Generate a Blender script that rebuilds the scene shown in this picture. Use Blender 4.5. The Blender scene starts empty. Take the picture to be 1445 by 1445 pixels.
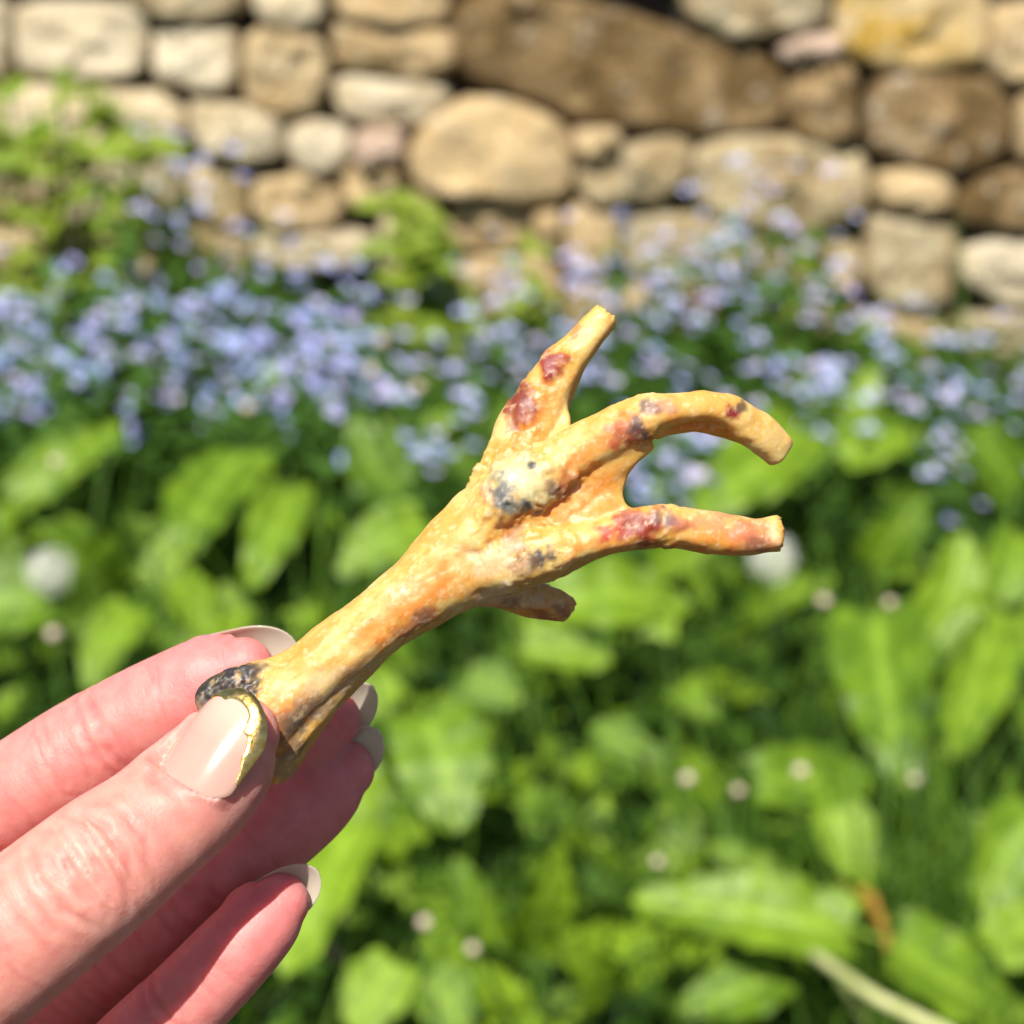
import bpy, bmesh, math, random
import numpy as np
from mathutils import Vector, Matrix

random.seed(7)
rng = np.random.default_rng(11)
SC = bpy.context.scene
COL = SC.collection

# ------------------------------------------------------------------ camera, sky, sun, exposure
PITCH = math.radians(25.0)
CAMZ = 1.30
FOC = 0.300                      # distance of the hand and the foot
cam_d = bpy.data.cameras.new('camera')
cam_d.sensor_width = 36.0
cam_d.lens = 18.0 / (72.25 / 300.0)
cam_d.clip_start = 0.01
cam_d.clip_end = 500.0
cam_d.dof.use_dof = True
cam_d.dof.focus_distance = FOC - 0.006
cam_d.dof.aperture_fstop = 22.0
cam_d.dof.aperture_blades = 0
cam = bpy.data.objects.new('camera', cam_d)
cam.location = (0, 0, CAMZ)
cam.rotation_euler = (math.pi / 2 - PITCH, 0, 0)
COL.objects.link(cam)
SC.camera = cam

SUN_CAM = Vector((-0.23, 0.70, 0.95)).normalized()     # towards the sun, in view axes right / up / back
RIGHT = Vector((1, 0, 0))
UP = Vector((0, math.sin(PITCH), math.cos(PITCH)))
BACK = Vector((0, -math.cos(PITCH), math.sin(PITCH)))
CAMLOC = Vector((0, 0, CAMZ))
SUN = (RIGHT * SUN_CAM.x + UP * SUN_CAM.y + BACK * SUN_CAM.z).normalized()
sun_elev = math.asin(SUN.z)
world = bpy.data.worlds.new('World')
SC.world = world
world.use_nodes = True
wn = world.node_tree
for n in list(wn.nodes):
    wn.nodes.remove(n)
wo = wn.nodes.new('ShaderNodeOutputWorld')
wb = wn.nodes.new('ShaderNodeBackground')
ws = wn.nodes.new('ShaderNodeTexSky')
ws.sky_type = 'NISHITA'
ws.sun_disc = False
ws.sun_elevation = sun_elev
ws.sun_rotation = math.atan2(SUN.x, SUN.y)
wb.inputs['Strength'].default_value = 0.05
wn.links.new(ws.outputs[0], wb.inputs['Color'])
wn.links.new(wb.outputs[0], wo.inputs['Surface'])
sl = bpy.data.lights.new('sun', 'SUN')
sl.energy = 4.8
sl.angle = math.radians(0.55)
sl.color = (1.0, 0.95, 0.86)
so = bpy.data.objects.new('sun', sl)
so.rotation_euler = SUN.to_track_quat('Z', 'Y').to_euler()
so.location = SUN * 20
COL.objects.link(so)
SC.view_settings.view_transform = 'Standard'
SC.view_settings.look = 'None'
SC.view_settings.exposure = 0.78
SC.view_settings.gamma = 1.0
SC.render.engine = 'CYCLES'
SC.cycles.use_denoising = True
SC.cycles.max_bounces = 10
SC.cycles.transmission_bounces = 6
SC.cycles.sample_clamp_indirect = 6.0

# ------------------------------------------------------------------ helpers
PX = 72.25 / 722.5 / 1000.0      # metres per photograph pixel at the focus distance


def HP(px, py, w=0.0):
    """photo pixel + millimetres towards the camera -> world point near the focus plane"""
    s = (300.0 - w) / 300.0
    return CAMLOC - BACK * (FOC - w / 1000.0) + RIGHT * ((px - 722.5) * PX * s) + UP * ((722.5 - py) * PX * s)


def ray(px, py):
    return (-BACK * FOC + RIGHT * ((px - 722.5) * PX) + UP * ((722.5 - py) * PX)).normalized()


def on_z(px, py, z):
    d = ray(px, py)
    return CAMLOC + d * ((z - CAMZ) / d.z)


def on_y(px, py, y):
    d = ray(px, py)
    return CAMLOC + d * (y / d.y)


def CV(x, y, z):
    """view-axis vector to world"""
    return RIGHT * x + UP * y + BACK * z


def tag(o, label=None, cat=None, group=None, kind=None):
    if label: o['label'] = label
    if cat: o['category'] = cat
    if group: o['group'] = group
    if kind: o['kind'] = kind
    return o


def mesh_from(name, verts, faces, mat=None, smooth=True):
    me = bpy.data.meshes.new(name)
    me.from_pydata([tuple(v) for v in verts], [], faces)
    if mat: me.materials.append(mat)
    if smooth:
        me.polygons.foreach_set('use_smooth', [True] * len(me.polygons))
    me.update()
    return me


def link(name, me, parent=None, loc=None, mat4=None):
    o = bpy.data.objects.new(name, me)
    COL.objects.link(o)
    if parent is not None:
        o.parent = parent
    if mat4 is not None:
        o.matrix_local = mat4
    elif loc is not None:
        o.location = loc
    return o


def empty(name, loc):
    o = bpy.data.objects.new(name, None)
    o.empty_display_size = 0.05
    o.location = loc
    COL.objects.link(o)
    return o


def to_local(parent, m):
    """world matrix to the local matrix under an unrotated empty"""
    return Matrix.Translation(-Vector(parent.location)) @ m


def hash3(ix, iy, iz, seed):
    h = (ix.astype(np.int64) * 374761393 + iy.astype(np.int64) * 668265263 + iz.astype(np.int64) * 2147483647 + seed * 974711) & 0xffffffff
    h = ((h ^ (h >> 13)) * 1274126177) & 0xffffffff
    h = (h ^ (h >> 16)) & 0xffffffff
    return h / 4294967295.0


def vnoise(p, scale, seed=0):
    """value noise in -1..1 of an (n,3) array"""
    q = np.asarray(p, dtype=np.float64) * scale + 100.37
    i = np.floor(q).astype(np.int64)
    f = q - i
    f = f * f * f * (f * (f * 6 - 15) + 10)
    out = 0
    for dx in (0, 1):
        for dy in (0, 1):
            for dz in (0, 1):
                wgt = (f[:, 0] if dx else 1 - f[:, 0]) * (f[:, 1] if dy else 1 - f[:, 1]) * (f[:, 2] if dz else 1 - f[:, 2])
                out = out + wgt * hash3(i[:, 0] + dx, i[:, 1] + dy, i[:, 2] + dz, seed)
    return out * 2 - 1


def fbm(p, scale, octv=4, seed=0):
    a, t, o = 1.0, 0.0, 0
    for k in range(octv):
        o = o + a * vnoise(p, scale * 2.03 ** k, seed + k * 17)
        t += a
        a *= 0.5
    return o / t


def smooth01(x):
    x = np.clip(x, 0, 1)
    return x * x * (3 - 2 * x)


# ------------------------------------------------------------------ materials
def new_mat(name):
    m = bpy.data.materials.new(name)
    m.use_nodes = True
    nt = m.node_tree
    b = nt.nodes['Principled BSDF']
    return m, nt, b


def node(nt, t, **kw):
    n = nt.nodes.new(t)
    for k, v in kw.items():
        if k.startswith('i_'):
            key = k[2:]
            key = int(key) if key.isdigit() else key
            n.inputs[key].default_value = v
        else:
            setattr(n, k, v)
    return n


def ramp(nt, fac, stops, interp='LINEAR'):
    r = nt.nodes.new('ShaderNodeValToRGB')
    r.color_ramp.interpolation = interp
    els = r.color_ramp.elements
    while len(els) < len(stops):
        els.new(0.5)
    for e, (p, c) in zip(els, stops):
        e.position = p
        e.color = (*c, 1)
    nt.links.new(fac, r.inputs['Fac'])
    return r


def mix(nt, fac, a, b, mode='MIX'):
    n = nt.nodes.new('ShaderNodeMix')
    n.data_type = 'RGBA'
    n.blend_type = mode
    for key, v in (('Factor', fac), ('A', a), ('B', b)):
        sock = [s for s in n.inputs if s.name == key and (s.type == 'RGBA' or key == 'Factor' and s.type == 'VALUE')][0]
        if isinstance(v, (int, float)):
            sock.default_value = v
        elif isinstance(v, tuple):
            sock.default_value = (*v, 1)
        else:
            nt.links.new(v, sock)
    return [s for s in n.outputs if s.type == 'RGBA'][0]


def leaf_material(name, dark, light, rough=0.42, trans=0.35, vein=True):
    m, nt, b = new_mat(name)
    out = nt.nodes['Material Output']
    oi = node(nt, 'ShaderNodeObjectInfo')
    tc = node(nt, 'ShaderNodeTexCoord')
    nz = node(nt, 'ShaderNodeTexNoise', i_Scale=7.0, i_Detail=4.0)
    nt.links.new(tc.outputs['Object'], nz.inputs['Vector'])
    c1 = ramp(nt, oi.outputs['Random'], [(0.0, dark), (1.0, light)])
    c2 = ramp(nt, nz.outputs['Fac'], [(0.3, tuple(0.75 * x for x in dark)), (0.75, tuple(min(1, 1.25 * x) for x in light))])
    col = mix(nt, 0.45, c1.outputs[0], c2.outputs[0])
    if vein:
        at = node(nt, 'ShaderNodeAttribute', attribute_name='vein')
        vf = node(nt, 'ShaderNodeMath', operation='MULTIPLY', i_1=0.4)
        nt.links.new(at.outputs['Fac'], vf.inputs[0])
        col = mix(nt, vf.outputs[0], col, tuple(min(1, 1.5 * x + 0.03) for x in light))
        bp = node(nt, 'ShaderNodeBump', i_Strength=0.5, i_Distance=0.004)
        ad = node(nt, 'ShaderNodeMath', operation='ADD')
        nz2 = node(nt, 'ShaderNodeTexNoise', i_Scale=28.0, i_Detail=2.0)
        nt.links.new(tc.outputs['Object'], nz2.inputs['Vector'])
        nt.links.new(nz2.outputs['Fac'], ad.inputs[0])
        nt.links.new(at.outputs['Fac'], ad.inputs[1])
        nt.links.new(ad.outputs[0], bp.inputs['Height'])
        nt.links.new(bp.outputs[0], b.inputs['Normal'])
    nt.links.new(col, b.inputs['Base Color'])
    b.inputs['Roughness'].default_value = rough
    b.inputs['Specular IOR Level'].default_value = 0.36 if vein else 0.15
    tr = node(nt, 'ShaderNodeBsdfTranslucent')
    tcol = mix(nt, 1.0, col, (1.25, 1.15, 0.35), 'MULTIPLY')
    nt.links.new(tcol, tr.inputs['Color'])
    ms = node(nt, 'ShaderNodeMixShader', i_0=trans)
    nt.links.new(b.outputs[0], ms.inputs[1])
    nt.links.new(tr.outputs[0], ms.inputs[2])
    nt.links.new(ms.outputs[0], out.inputs['Surface'])
    return m


M_DOCK = leaf_material('dock_leaf_green', (0.024, 0.08, 0.003), (0.23, 0.365, 0.018), 0.40, 0.22)
M_SHRUB = leaf_material('shrub_leaf_yellow_green', (0.10, 0.20, 0.012), (0.28, 0.36, 0.03), 0.45, 0.4)
M_FMN = leaf_material('forget_me_not_foliage', (0.045, 0.115, 0.018), (0.10, 0.21, 0.035), 0.55, 0.3, vein=False)
M_STEM = leaf_material('green_stem', (0.045, 0.11, 0.012), (0.09, 0.18, 0.02), 0.75, 0.1, vein=False)


def simple_mat(name, c1, c2, scale=30, rough=0.6, bump=0.3, dist=0.002, coords='Object', trans=0.0):
    m, nt, b = new_mat(name)
    tc = node(nt, 'ShaderNodeTexCoord')
    nz = node(nt, 'ShaderNodeTexNoise', i_Scale=scale, i_Detail=5.0)
    nt.links.new(tc.outputs[coords], nz.inputs['Vector'])
    r = ramp(nt, nz.outputs['Fac'], [(0.3, c1), (0.7, c2)])
    nt.links.new(r.outputs[0], b.inputs['Base Color'])
    b.inputs['Roughness'].default_value = rough
    bp = node(nt, 'ShaderNodeBump', i_Strength=bump, i_Distance=dist)
    nt.links.new(nz.outputs['Fac'], bp.inputs['Height'])
    nt.links.new(bp.outputs[0], b.inputs['Normal'])
    if trans:
        tr = node(nt, 'ShaderNodeBsdfTranslucent')
        nt.links.new(r.outputs[0], tr.inputs['Color'])
        ms = node(nt, 'ShaderNodeMixShader', i_0=trans)
        nt.links.new(b.outputs[0], ms.inputs[1])
        nt.links.new(tr.outputs[0], ms.inputs[2])
        nt.links.new(ms.outputs[0], nt.nodes['Material Output'].inputs['Surface'])
    return m


M_SOIL = simple_mat('dark_soil', (0.02, 0.016, 0.01), (0.05, 0.04, 0.022), 25, 0.95, 0.8, 0.02)
M_CORE = simple_mat('wall_core_earth', (0.02, 0.016, 0.011), (0.05, 0.04, 0.028), 18, 0.95, 0.8, 0.02)
M_SEED = simple_mat('seed_fluff', (0.78, 0.78, 0.70), (0.88, 0.88, 0.82), 60, 0.9, 0.2, 0.002, trans=0.4)
M_BUD = simple_mat('cream_bud', (0.62, 0.48, 0.34), (0.80, 0.68, 0.54), 120, 0.8, 0.3, 0.002, trans=0.2)
M_STRAW = simple_mat('pale_stalk', (0.42, 0.46, 0.16), (0.62, 0.62, 0.30), 30, 0.5, 0.2, 0.002)
M_DEAD = simple_mat('withered_leaf', (0.26, 0.13, 0.012), (0.46, 0.28, 0.03), 30, 0.6, 0.4, 0.003, trans=0.25)


def flower_mat():
    m, nt, b = new_mat('forget_me_not_petal')
    at = node(nt, 'ShaderNodeAttribute', attribute_name='Col')
    oi = node(nt, 'ShaderNodeObjectInfo')
    tint = ramp(nt, oi.outputs['Random'], [(0.0, (0.80, 0.95, 1.0)), (0.5, (1, 1, 1)), (1.0, (1.15, 0.97, 1.0))])
    col = mix(nt, 1.0, at.outputs['Color'], tint.outputs[0], 'MULTIPLY')
    nt.links.new(col, b.inputs['Base Color'])
    b.inputs['Roughness'].default_value = 0.6
    tr = node(nt, 'ShaderNodeBsdfTranslucent')
    nt.links.new(col, tr.inputs['Color'])
    ms = node(nt, 'ShaderNodeMixShader', i_0=0.15)
    nt.links.new(b.outputs[0], ms.inputs[1])
    nt.links.new(tr.outputs[0], ms.inputs[2])
    nt.links.new(ms.outputs[0], nt.nodes['Material Output'].inputs['Surface'])
    return m


M_PETAL = flower_mat()


def grass_mat():
    m, nt, b = new_mat('grass_blades')
    at = node(nt, 'ShaderNodeAttribute', attribute_name='Col')
    nt.links.new(at.outputs['Color'], b.inputs['Base Color'])
    b.inputs['Roughness'].default_value = 0.6
    b.inputs['Specular IOR Level'].default_value = 0.2
    tr = node(nt, 'ShaderNodeBsdfTranslucent')
    nt.links.new(at.outputs['Color'], tr.inputs['Color'])
    ms = node(nt, 'ShaderNodeMixShader', i_0=0.3)
    nt.links.new(b.outputs[0], ms.inputs[1])
    nt.links.new(tr.outputs[0], ms.inputs[2])
    nt.links.new(ms.outputs[0], nt.nodes['Material Output'].inputs['Surface'])
    return m


M_GRASS = grass_mat()


def stone_mat(name, base, blotch, lichen, amount):
    """sandstone: base colour, broad blotches of a second colour, pale lichen spots"""
    m, nt, b = new_mat(name)
    tc = node(nt, 'ShaderNodeTexCoord')
    oi = node(nt, 'ShaderNodeObjectInfo')
    ml = node(nt, 'ShaderNodeVectorMath', operation='ADD')
    sc = node(nt, 'ShaderNodeVectorMath', operation='SCALE')
    sc.inputs[0].default_value = (37, 11, 23)
    nt.links.new(oi.outputs['Random'], sc.inputs['Scale'])
    nt.links.new(tc.outputs['Object'], ml.inputs[0])
    nt.links.new(sc.outputs[0], ml.inputs[1])
    v = ml.outputs[0]
    n1 = node(nt, 'ShaderNodeTexNoise', i_Scale=9.0, i_Detail=6.0, i_Roughness=0.65)
    n2 = node(nt, 'ShaderNodeTexNoise', i_Scale=26.0, i_Detail=6.0, i_Roughness=0.7)
    n3 = node(nt, 'ShaderNodeTexNoise', i_Scale=110.0, i_Detail=4.0, i_Roughness=0.7)
    for n in (n1, n2, n3):
        nt.links.new(v, n.inputs['Vector'])
    r1 = ramp(nt, n1.outputs['Fac'], [(0.60 - amount * 0.35, (0, 0, 0)), (0.72 - amount * 0.3, (1, 1, 1))])
    r2 = ramp(nt, n2.outputs['Fac'], [(0.56, (0, 0, 0)), (0.66, (1, 1, 1))])
    tint = ramp(nt, oi.outputs['Random'], [(0.0, (0.86, 0.84, 0.80)), (0.5, (1, 1, 1)), (1.0, (1.1, 1.05, 0.95))])
    c = mix(nt, 1.0, base, tint.outputs[0], 'MULTIPLY')
    c = mix(nt, r1.outputs[0], c, blotch)
    lf = node(nt, 'ShaderNodeMath', operation='MULTIPLY', i_1=0.75)
    nt.links.new(r2.outputs[0], lf.inputs[0])
    c = mix(nt, lf.outputs[0], c, lichen)
    g = ramp(nt, n3.outputs['Fac'], [(0.3, (0.62, 0.59, 0.54)), (0.65, (1.16, 1.14, 1.10))])
    c = mix(nt, 1.0, c, g.outputs[0], 'MULTIPLY')
    nt.links.new(c, b.inputs['Base Color'])
    b.inputs['Roughness'].default_value = 0.9
    ad = node(nt, 'ShaderNodeMath', operation='MULTIPLY_ADD', i_1=2.0)
    nt.links.new(n2.outputs['Fac'], ad.inputs[0])
    nt.links.new(n3.outputs['Fac'], ad.inputs[2])
    bp = node(nt, 'ShaderNodeBump', i_Strength=0.9, i_Distance=0.012)
    nt.links.new(ad.outputs[0], bp.inputs['Height'])
    nt.links.new(bp.outputs[0], b.inputs['Normal'])
    return m


STONE = {
    'tan': stone_mat('sandstone_tan', (0.66, 0.51, 0.30), (0.50, 0.35, 0.17), (0.72, 0.64, 0.48), 0.35),
    'pale': stone_mat('sandstone_pale', (0.74, 0.65, 0.48), (0.60, 0.49, 0.31), (0.78, 0.74, 0.62), 0.3),
    'grey': stone_mat('sandstone_grey', (0.57, 0.49, 0.33), (0.38, 0.28, 0.14), (0.68, 0.63, 0.52), 0.45),
    'brown': stone_mat('sandstone_brown_moss', (0.40, 0.28, 0.14), (0.15, 0.09, 0.025), (0.60, 0.53, 0.42), 0.6),
    'yellow': stone_mat('sandstone_yellow', (0.68, 0.53, 0.28), (0.58, 0.36, 0.05), (0.72, 0.65, 0.48), 0.4),
    'pink': stone_mat('sandstone_pink', (0.66, 0.50, 0.40), (0.56, 0.40, 0.30), (0.70, 0.60, 0.52), 0.3),
    'orange': stone_mat('sandstone_orange', (0.55, 0.26, 0.12), (0.40, 0.17, 0.07), (0.56, 0.40, 0.26), 0.3),
}

# ------------------------------------------------------------------ ground
gs = 60
gv, gf = [], []
for j in range(gs + 1):
    for i in range(gs + 1):
        x = -12 + 24 * i / gs
        y = -6 + 24 * j / gs
        gv.append((x, y, 0.0))
ga = np.array(gv)
gz = fbm(ga, 1.3, 3, 5) * 0.02
for k in range(len(gv)):
    gv[k] = (gv[k][0], gv[k][1], float(gz[k]) - 0.02)
for j in range(gs):
    for i in range(gs):
        a = j * (gs + 1) + i
        gf.append((a, a + 1, a + gs + 2, a + gs + 1))
ground = link('ground', mesh_from('ground', gv, gf, M_SOIL))
tag(ground, 'dark soil of the garden bed under the plants', None, kind='structure')

# ------------------------------------------------------------------ dry stone wall
WY = 3.50                       # foot of the wall's front face
BATTER = math.radians(8)        # the face leans back
WX, WU = Vector((1, 0, 0)), Vector((0, math.sin(BATTER), math.cos(BATTER)))
WN = WX.cross(WU)


def on_wall(px, py):
    d = ray(px, py)
    w0 = Vector((0, WY, 0))
    p = CAMLOC + d * ((w0 - CAMLOC).dot(WN) / d.dot(WN)) - w0
    return (p.dot(WX), p.dot(WU))


STONES = [
    ('pale', [(-80, 0), (-30, -6), (14, 8), (16, 60), (12, 112), (-80, 118)]),
    ('pale', [(22, 8), (110, 4), (200, 12), (209, 60), (196, 104), (120, 112), (26, 104)]),
    ('grey', [(175, -40), (350, -40), (346, 12), (280, 28), (216, 24), (182, 6)]),
    ('pale', [(216, 42), (270, 35), (334, 40), (333, 122), (300, 130), (222, 116)]),
    ('tan', [(350, 48), (400, 34), (458, 46), (466, 118), (442, 158), (400, 165), (352, 148), (342, 100)]),
    ('pale', [(354, -40), (460, -36), (462, 30), (420, 38), (366, 24)]),
    ('tan', [(470, -36), (560, -36), (632, -30), (630, 30), (560, 36), (480, 22)]),
    ('tan', [(470, 36), (530, 30), (580, 42), (636, 42), (641, 94), (600, 106), (540, 100), (475, 92)]),
    ('pale', [(470, 117), (500, 107), (560, 113), (630, 120), (632, 150), (602, 174), (532, 180), (482, 160)]),
    ('pale', [(-80, 126), (20, 120), (120, 120), (228, 132), (260, 160), (254, 200), (150, 214), (-80, 205)]),
    ('pale', [(272, 140), (330, 144), (396, 166), (402, 218), (362, 228), (292, 222), (270, 180)]),
    ('pale', [(410, 178), (450, 168), (490, 182), (496, 224), (470, 243), (420, 240), (404, 206)]),
    ('pink', [(500, 186), (566, 182), (572, 222), (542, 234), (502, 226)]),
    ('grey', [(272, 236), (344, 240), (352, 290), (345, 318), (290, 312), (268, 270)]),
    ('tan', [(362, 252), (420, 245), (476, 256), (480, 308), (440, 324), (370, 320), (358, 290)]),
    ('tan', [(486, 236), (532, 228), (568, 242), (562, 270), (522, 290), (486, 286)]),
    ('tan', [(578, 215), (598, 176), (648, 142), (700, 135), (762, 154), (802, 180), (809, 230), (806, 270), (770, 288), (690, 278), (622, 274), (585, 255)]),
    ('pale', [(368, 330), (440, 332), (522, 327), (524, 370), (440, 378), (362, 368)]),
    ('tan', [(640, 287), (700, 282), (746, 297), (742, 345), (702, 358), (650, 350), (632, 320)]),
    ('tan', [(584, 264), (618, 280), (626, 320), (590, 316), (576, 288)]),
    ('brown', [(646, 4), (700, -18), (800, -4), (900, 22), (980, 52), (1050, 58), (1098, 88), (1110, 148), (1096, 178), (1010, 190), (930, 180), (860, 176), (790, 158), (740, 130), (660, 115), (644, 60)]),
    ('tan', [(811, 181), (870, 179), (876, 206), (842, 221), (812, 214)]),
    ('grey', [(815, 232), (872, 208), (940, 188), (976, 200), (966, 250), (941, 284), (880, 290), (820, 280)]),
    ('grey', [(955, -40), (1050, -40), (1165, -40), (1166, 34), (1110, 50), (1022, 54), (972, 30)]),
    ('pink', [(1098, 66), (1130, 50), (1184, 47), (1186, 74), (1142, 87), (1106, 85)]),
    ('yellow', [(1172, -40), (1388, -40), (1393, 48), (1384, 88), (1310, 99), (1232, 94), (1182, 70)]),
    ('tan', [(1397, 8), (1490, 0), (1490, 114), (1402, 115), (1390, 94)]),
    ('brown', [(1112, 97), (1150, 88), (1200, 84), (1212, 130), (1205, 194), (1170, 204), (1120, 190), (1110, 140)]),
    ('brown', [(1236, 108), (1300, 98), (1398, 112), (1430, 150), (1424, 200), (1400, 234), (1340, 242), (1262, 225), (1217, 202), (1220, 150)]),
    ('tan', [(1436, 128), (1510, 124), (1510, 228), (1432, 228)]),
    ('grey', [(986, 207), (1022, 192), (1130, 194), (1214, 212), (1226, 260), (1220, 298), (1160, 330), (1060, 324), (986, 290), (972, 242)]),
    ('tan', [(1236, 240), (1290, 234), (1344, 252), (1340, 284), (1300, 299), (1240, 286)]),
    ('brown', [(1342, 270), (1390, 247), (1445, 238), (1520, 240), (1520, 330), (1420, 322), (1346, 312)]),
    ('grey', [(1226, 306), (1280, 308), (1344, 316), (1346, 370), (1336, 430), (1262, 436), (1220, 400)]),
    ('pale', [(1356, 346), (1400, 337), (1500, 337), (1500, 424), (1420, 430), (1354, 396)]),
    ('grey', [(880, 302), (960, 296), (1050, 326), (1092, 344), (1096, 400), (1050, 424), (960, 410), (884, 382)]),
    ('tan', [(797, 288), (870, 294), (874, 370), (850, 388), (800, 380)]),
    ('grey', [(1100, 338), (1150, 342), (1212, 346), (1214, 400), (1150, 420), (1102, 402)]),
    ('tan', [(750, 302), (790, 294), (794, 350), (762, 360)]),
    ('orange', [(954, 424), (1020, 418), (1082, 432), (1082, 470), (1000, 480), (948, 466)]),
    ('tan', [(1092, 428), (1150, 424), (1212, 430), (1216, 500), (1100, 505)]),
    ('tan', [(1222, 446), (1340, 442), (1350, 508), (1230, 518)]),
    ('grey', [(1358, 442), (1500, 440), (1500, 520), (1362, 520)]),
    ('tan', [(800, 398), (870, 394), (940, 406), (940, 470), (804, 470)]),
    ('grey', [(536, 300), (576, 318), (628, 330), (636, 380), (540, 384)]),
    ('tan', [(650, 366), (720, 362), (790, 366), (790, 440), (650, 444)]),
    ('grey', [(-80, 214), (100, 224), (258, 214), (262, 300), (100, 316), (-80, 306)]),
    ('tan', [(-80, 318), (90, 326), (180, 318), (186, 400), (-80, 404)]),
    ('grey', [(196, 322), (350, 330), (352, 404), (200, 402)]),
]
wall = empty('dry_stone_wall', (0, WY, 0))
wall.rotation_euler = (-BATTER, 0, 0)
tag(wall, 'dry stone wall of rounded tan and brown sandstone blocks behind the flowers', 'wall')


def stone_object(kind, poly_xz, rnd, proud=None):
    """poly_xz: outline on the wall plane; builds a rounded block about its own centre"""
    p = np.array(poly_xz, dtype=float)
    for _ in range(2):                                   # round the corners (Chaikin)
        q = np.roll(p, -1, 0)
        p = np.stack([p * 0.86 + q * 0.14, p * 0.14 + q * 0.86], 1).reshape(-1, 2)
    c = p.mean(0)
    p = c + (p - c) * (1 + 0.0035 / max(0.02, np.abs(p - c).max(0).min()))
    d = np.roll(p, -1, 0) - p
    t = np.concatenate([[0], np.cumsum(np.linalg.norm(d, axis=1))])
    N = 36
    s = np.linspace(0, t[-1], N, endpoint=False)
    pp = np.vstack([p, p[:1]])
    ring = np.stack([np.interp(s, t, pp[:, 0]), np.interp(s, t, pp[:, 1])], 1) - c
    size = min(np.ptp(ring[:, 0]), np.ptp(ring[:, 1]))
    pr = proud if proud is not None else rnd.uniform(0.025, 0.06)
    edge = min(0.015, size * 0.15)
    tilt = (rnd.uniform(-0.12, 0.12), rnd.uniform(-0.05, 0.15))
    verts = []
    prof = [(0.0, 0.10), (0.0, 0.012), (0.10, -0.30), (0.35, -0.72), (0.8, -0.94), (1.6, -1.0), (2.6, -1.0), (3.8, -1.02), (5.2, -1.03), (7, -1.04)]
    for ins, dep in prof:
        k = np.clip(1 - ins * edge / (size * 0.5), 0.12, 1)
        for x, z in ring * k:
            y = dep if dep > 0 else dep * pr
            if dep < 0:
                y += (x * tilt[0] + z * tilt[1]) * 0.6
            verts.append((x, y, z))
    verts.append((0, -1.06 * pr, 0))
    v = np.array(verts)
    off = np.array([rnd.uniform(0, 50) for _ in range(3)])
    n1 = fbm(v + off, 13, 3, 3)
    n2 = fbm(v + off, 42, 2, 9)
    front = v[:, 1] < 0.05
    rad = v.copy(); rad[:, 1] = 0
    v[front, 1] += (n1 * 0.026 + n2 * 0.012)[front]
    v += rad * (n2 * 0.03 + n1 * 0.02)[:, None]
    faces = []
    R = len(prof)
    for r in range(R - 1):
        for i in range(N):
            a, b2 = r * N + i, r * N + (i + 1) % N
            faces.append((a, a + N, b2 + N, b2))
    for i in range(N):
        faces.append(((R - 1) * N + i, R * N, (R - 1) * N + (i + 1) % N))
    me = mesh_from('stone', v, [f[::-1] for f in faces], STONE[kind])
    return link('stone', me, wall, (c[0], 0.0, c[1]))


srnd = random.Random(5)
boxes = []
for kind, poly in STONES:
    xz = [on_wall(x, y) for x, y in poly]
    # orientation must be counter-clockwise seen from the front
    A = sum(xz[i][0] * xz[(i + 1) % len(xz)][1] - xz[(i + 1) % len(xz)][0] * xz[i][1] for i in range(len(xz)))
    if A < 0: xz = xz[::-1]
    stone_object(kind, xz, srnd)
ztop = on_wall(722, -40)[1]
xl, xr = on_wall(-86, 200)[0], on_wall(1512, 200)[0]
zlow = on_wall(722, 522)[1]


def course_fill(x0, x1, z0, z1, rnd):
    z = z0
    while z < z1 - 0.03:
        h = min(rnd.uniform(0.07, 0.14), z1 - z)
        if z1 - z - h < 0.05: h = z1 - z
        x = x0
        while x < x1 - 0.02:
            w = rnd.uniform(0.10, 0.30)
            if x1 - x - w < 0.08: w = x1 - x
            g = 0.007
            j = lambda: rnd.uniform(-0.012, 0.012)
            a, b2, c2, d2 = x + g, x + w - g, z + g, z + h - g
            poly = [(a + j() * .5, c2 + j()), ((a + b2) / 2, c2 + j() * .6), (b2 + j() * .5, c2 + j()), (b2 + j() * .4, (c2 + d2) / 2), (b2 + j() * .5, d2 + j()), ((a + b2) / 2, d2 + j() * .6), (a + j() * .5, d2 + j()), (a + j() * .4, (c2 + d2) / 2)]
            stone_object(rnd.choice(['tan', 'tan', 'grey', 'pale', 'brown', 'grey']), poly, rnd)
            x += w
        z += h


course_fill(xl - 1.5, xl, -0.02, ztop, srnd)
course_fill(xr, xr + 1.5, -0.02, ztop, srnd)
course_fill(xl - 1.5, xr + 1.5, ztop, ztop + 0.28, srnd)
course_fill(xl, xr, -0.03, zlow, srnd)
bm = bmesh.new()
bmesh.ops.create_cube(bm, size=1)
bmesh.ops.scale(bm, vec=(6.0, 0.34, ztop + 0.32), verts=bm.verts)
bmesh.ops.subdivide_edges(bm, edges=bm.edges, cuts=6, use_grid_fill=True)
cm = bpy.data.meshes.new('core')
bm.to_mesh(cm); bm.free()
cm.materials.append(M_CORE)
link('core', cm, wall, (0, 0.215, (ztop + 0.32) / 2 - 0.05))

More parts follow.
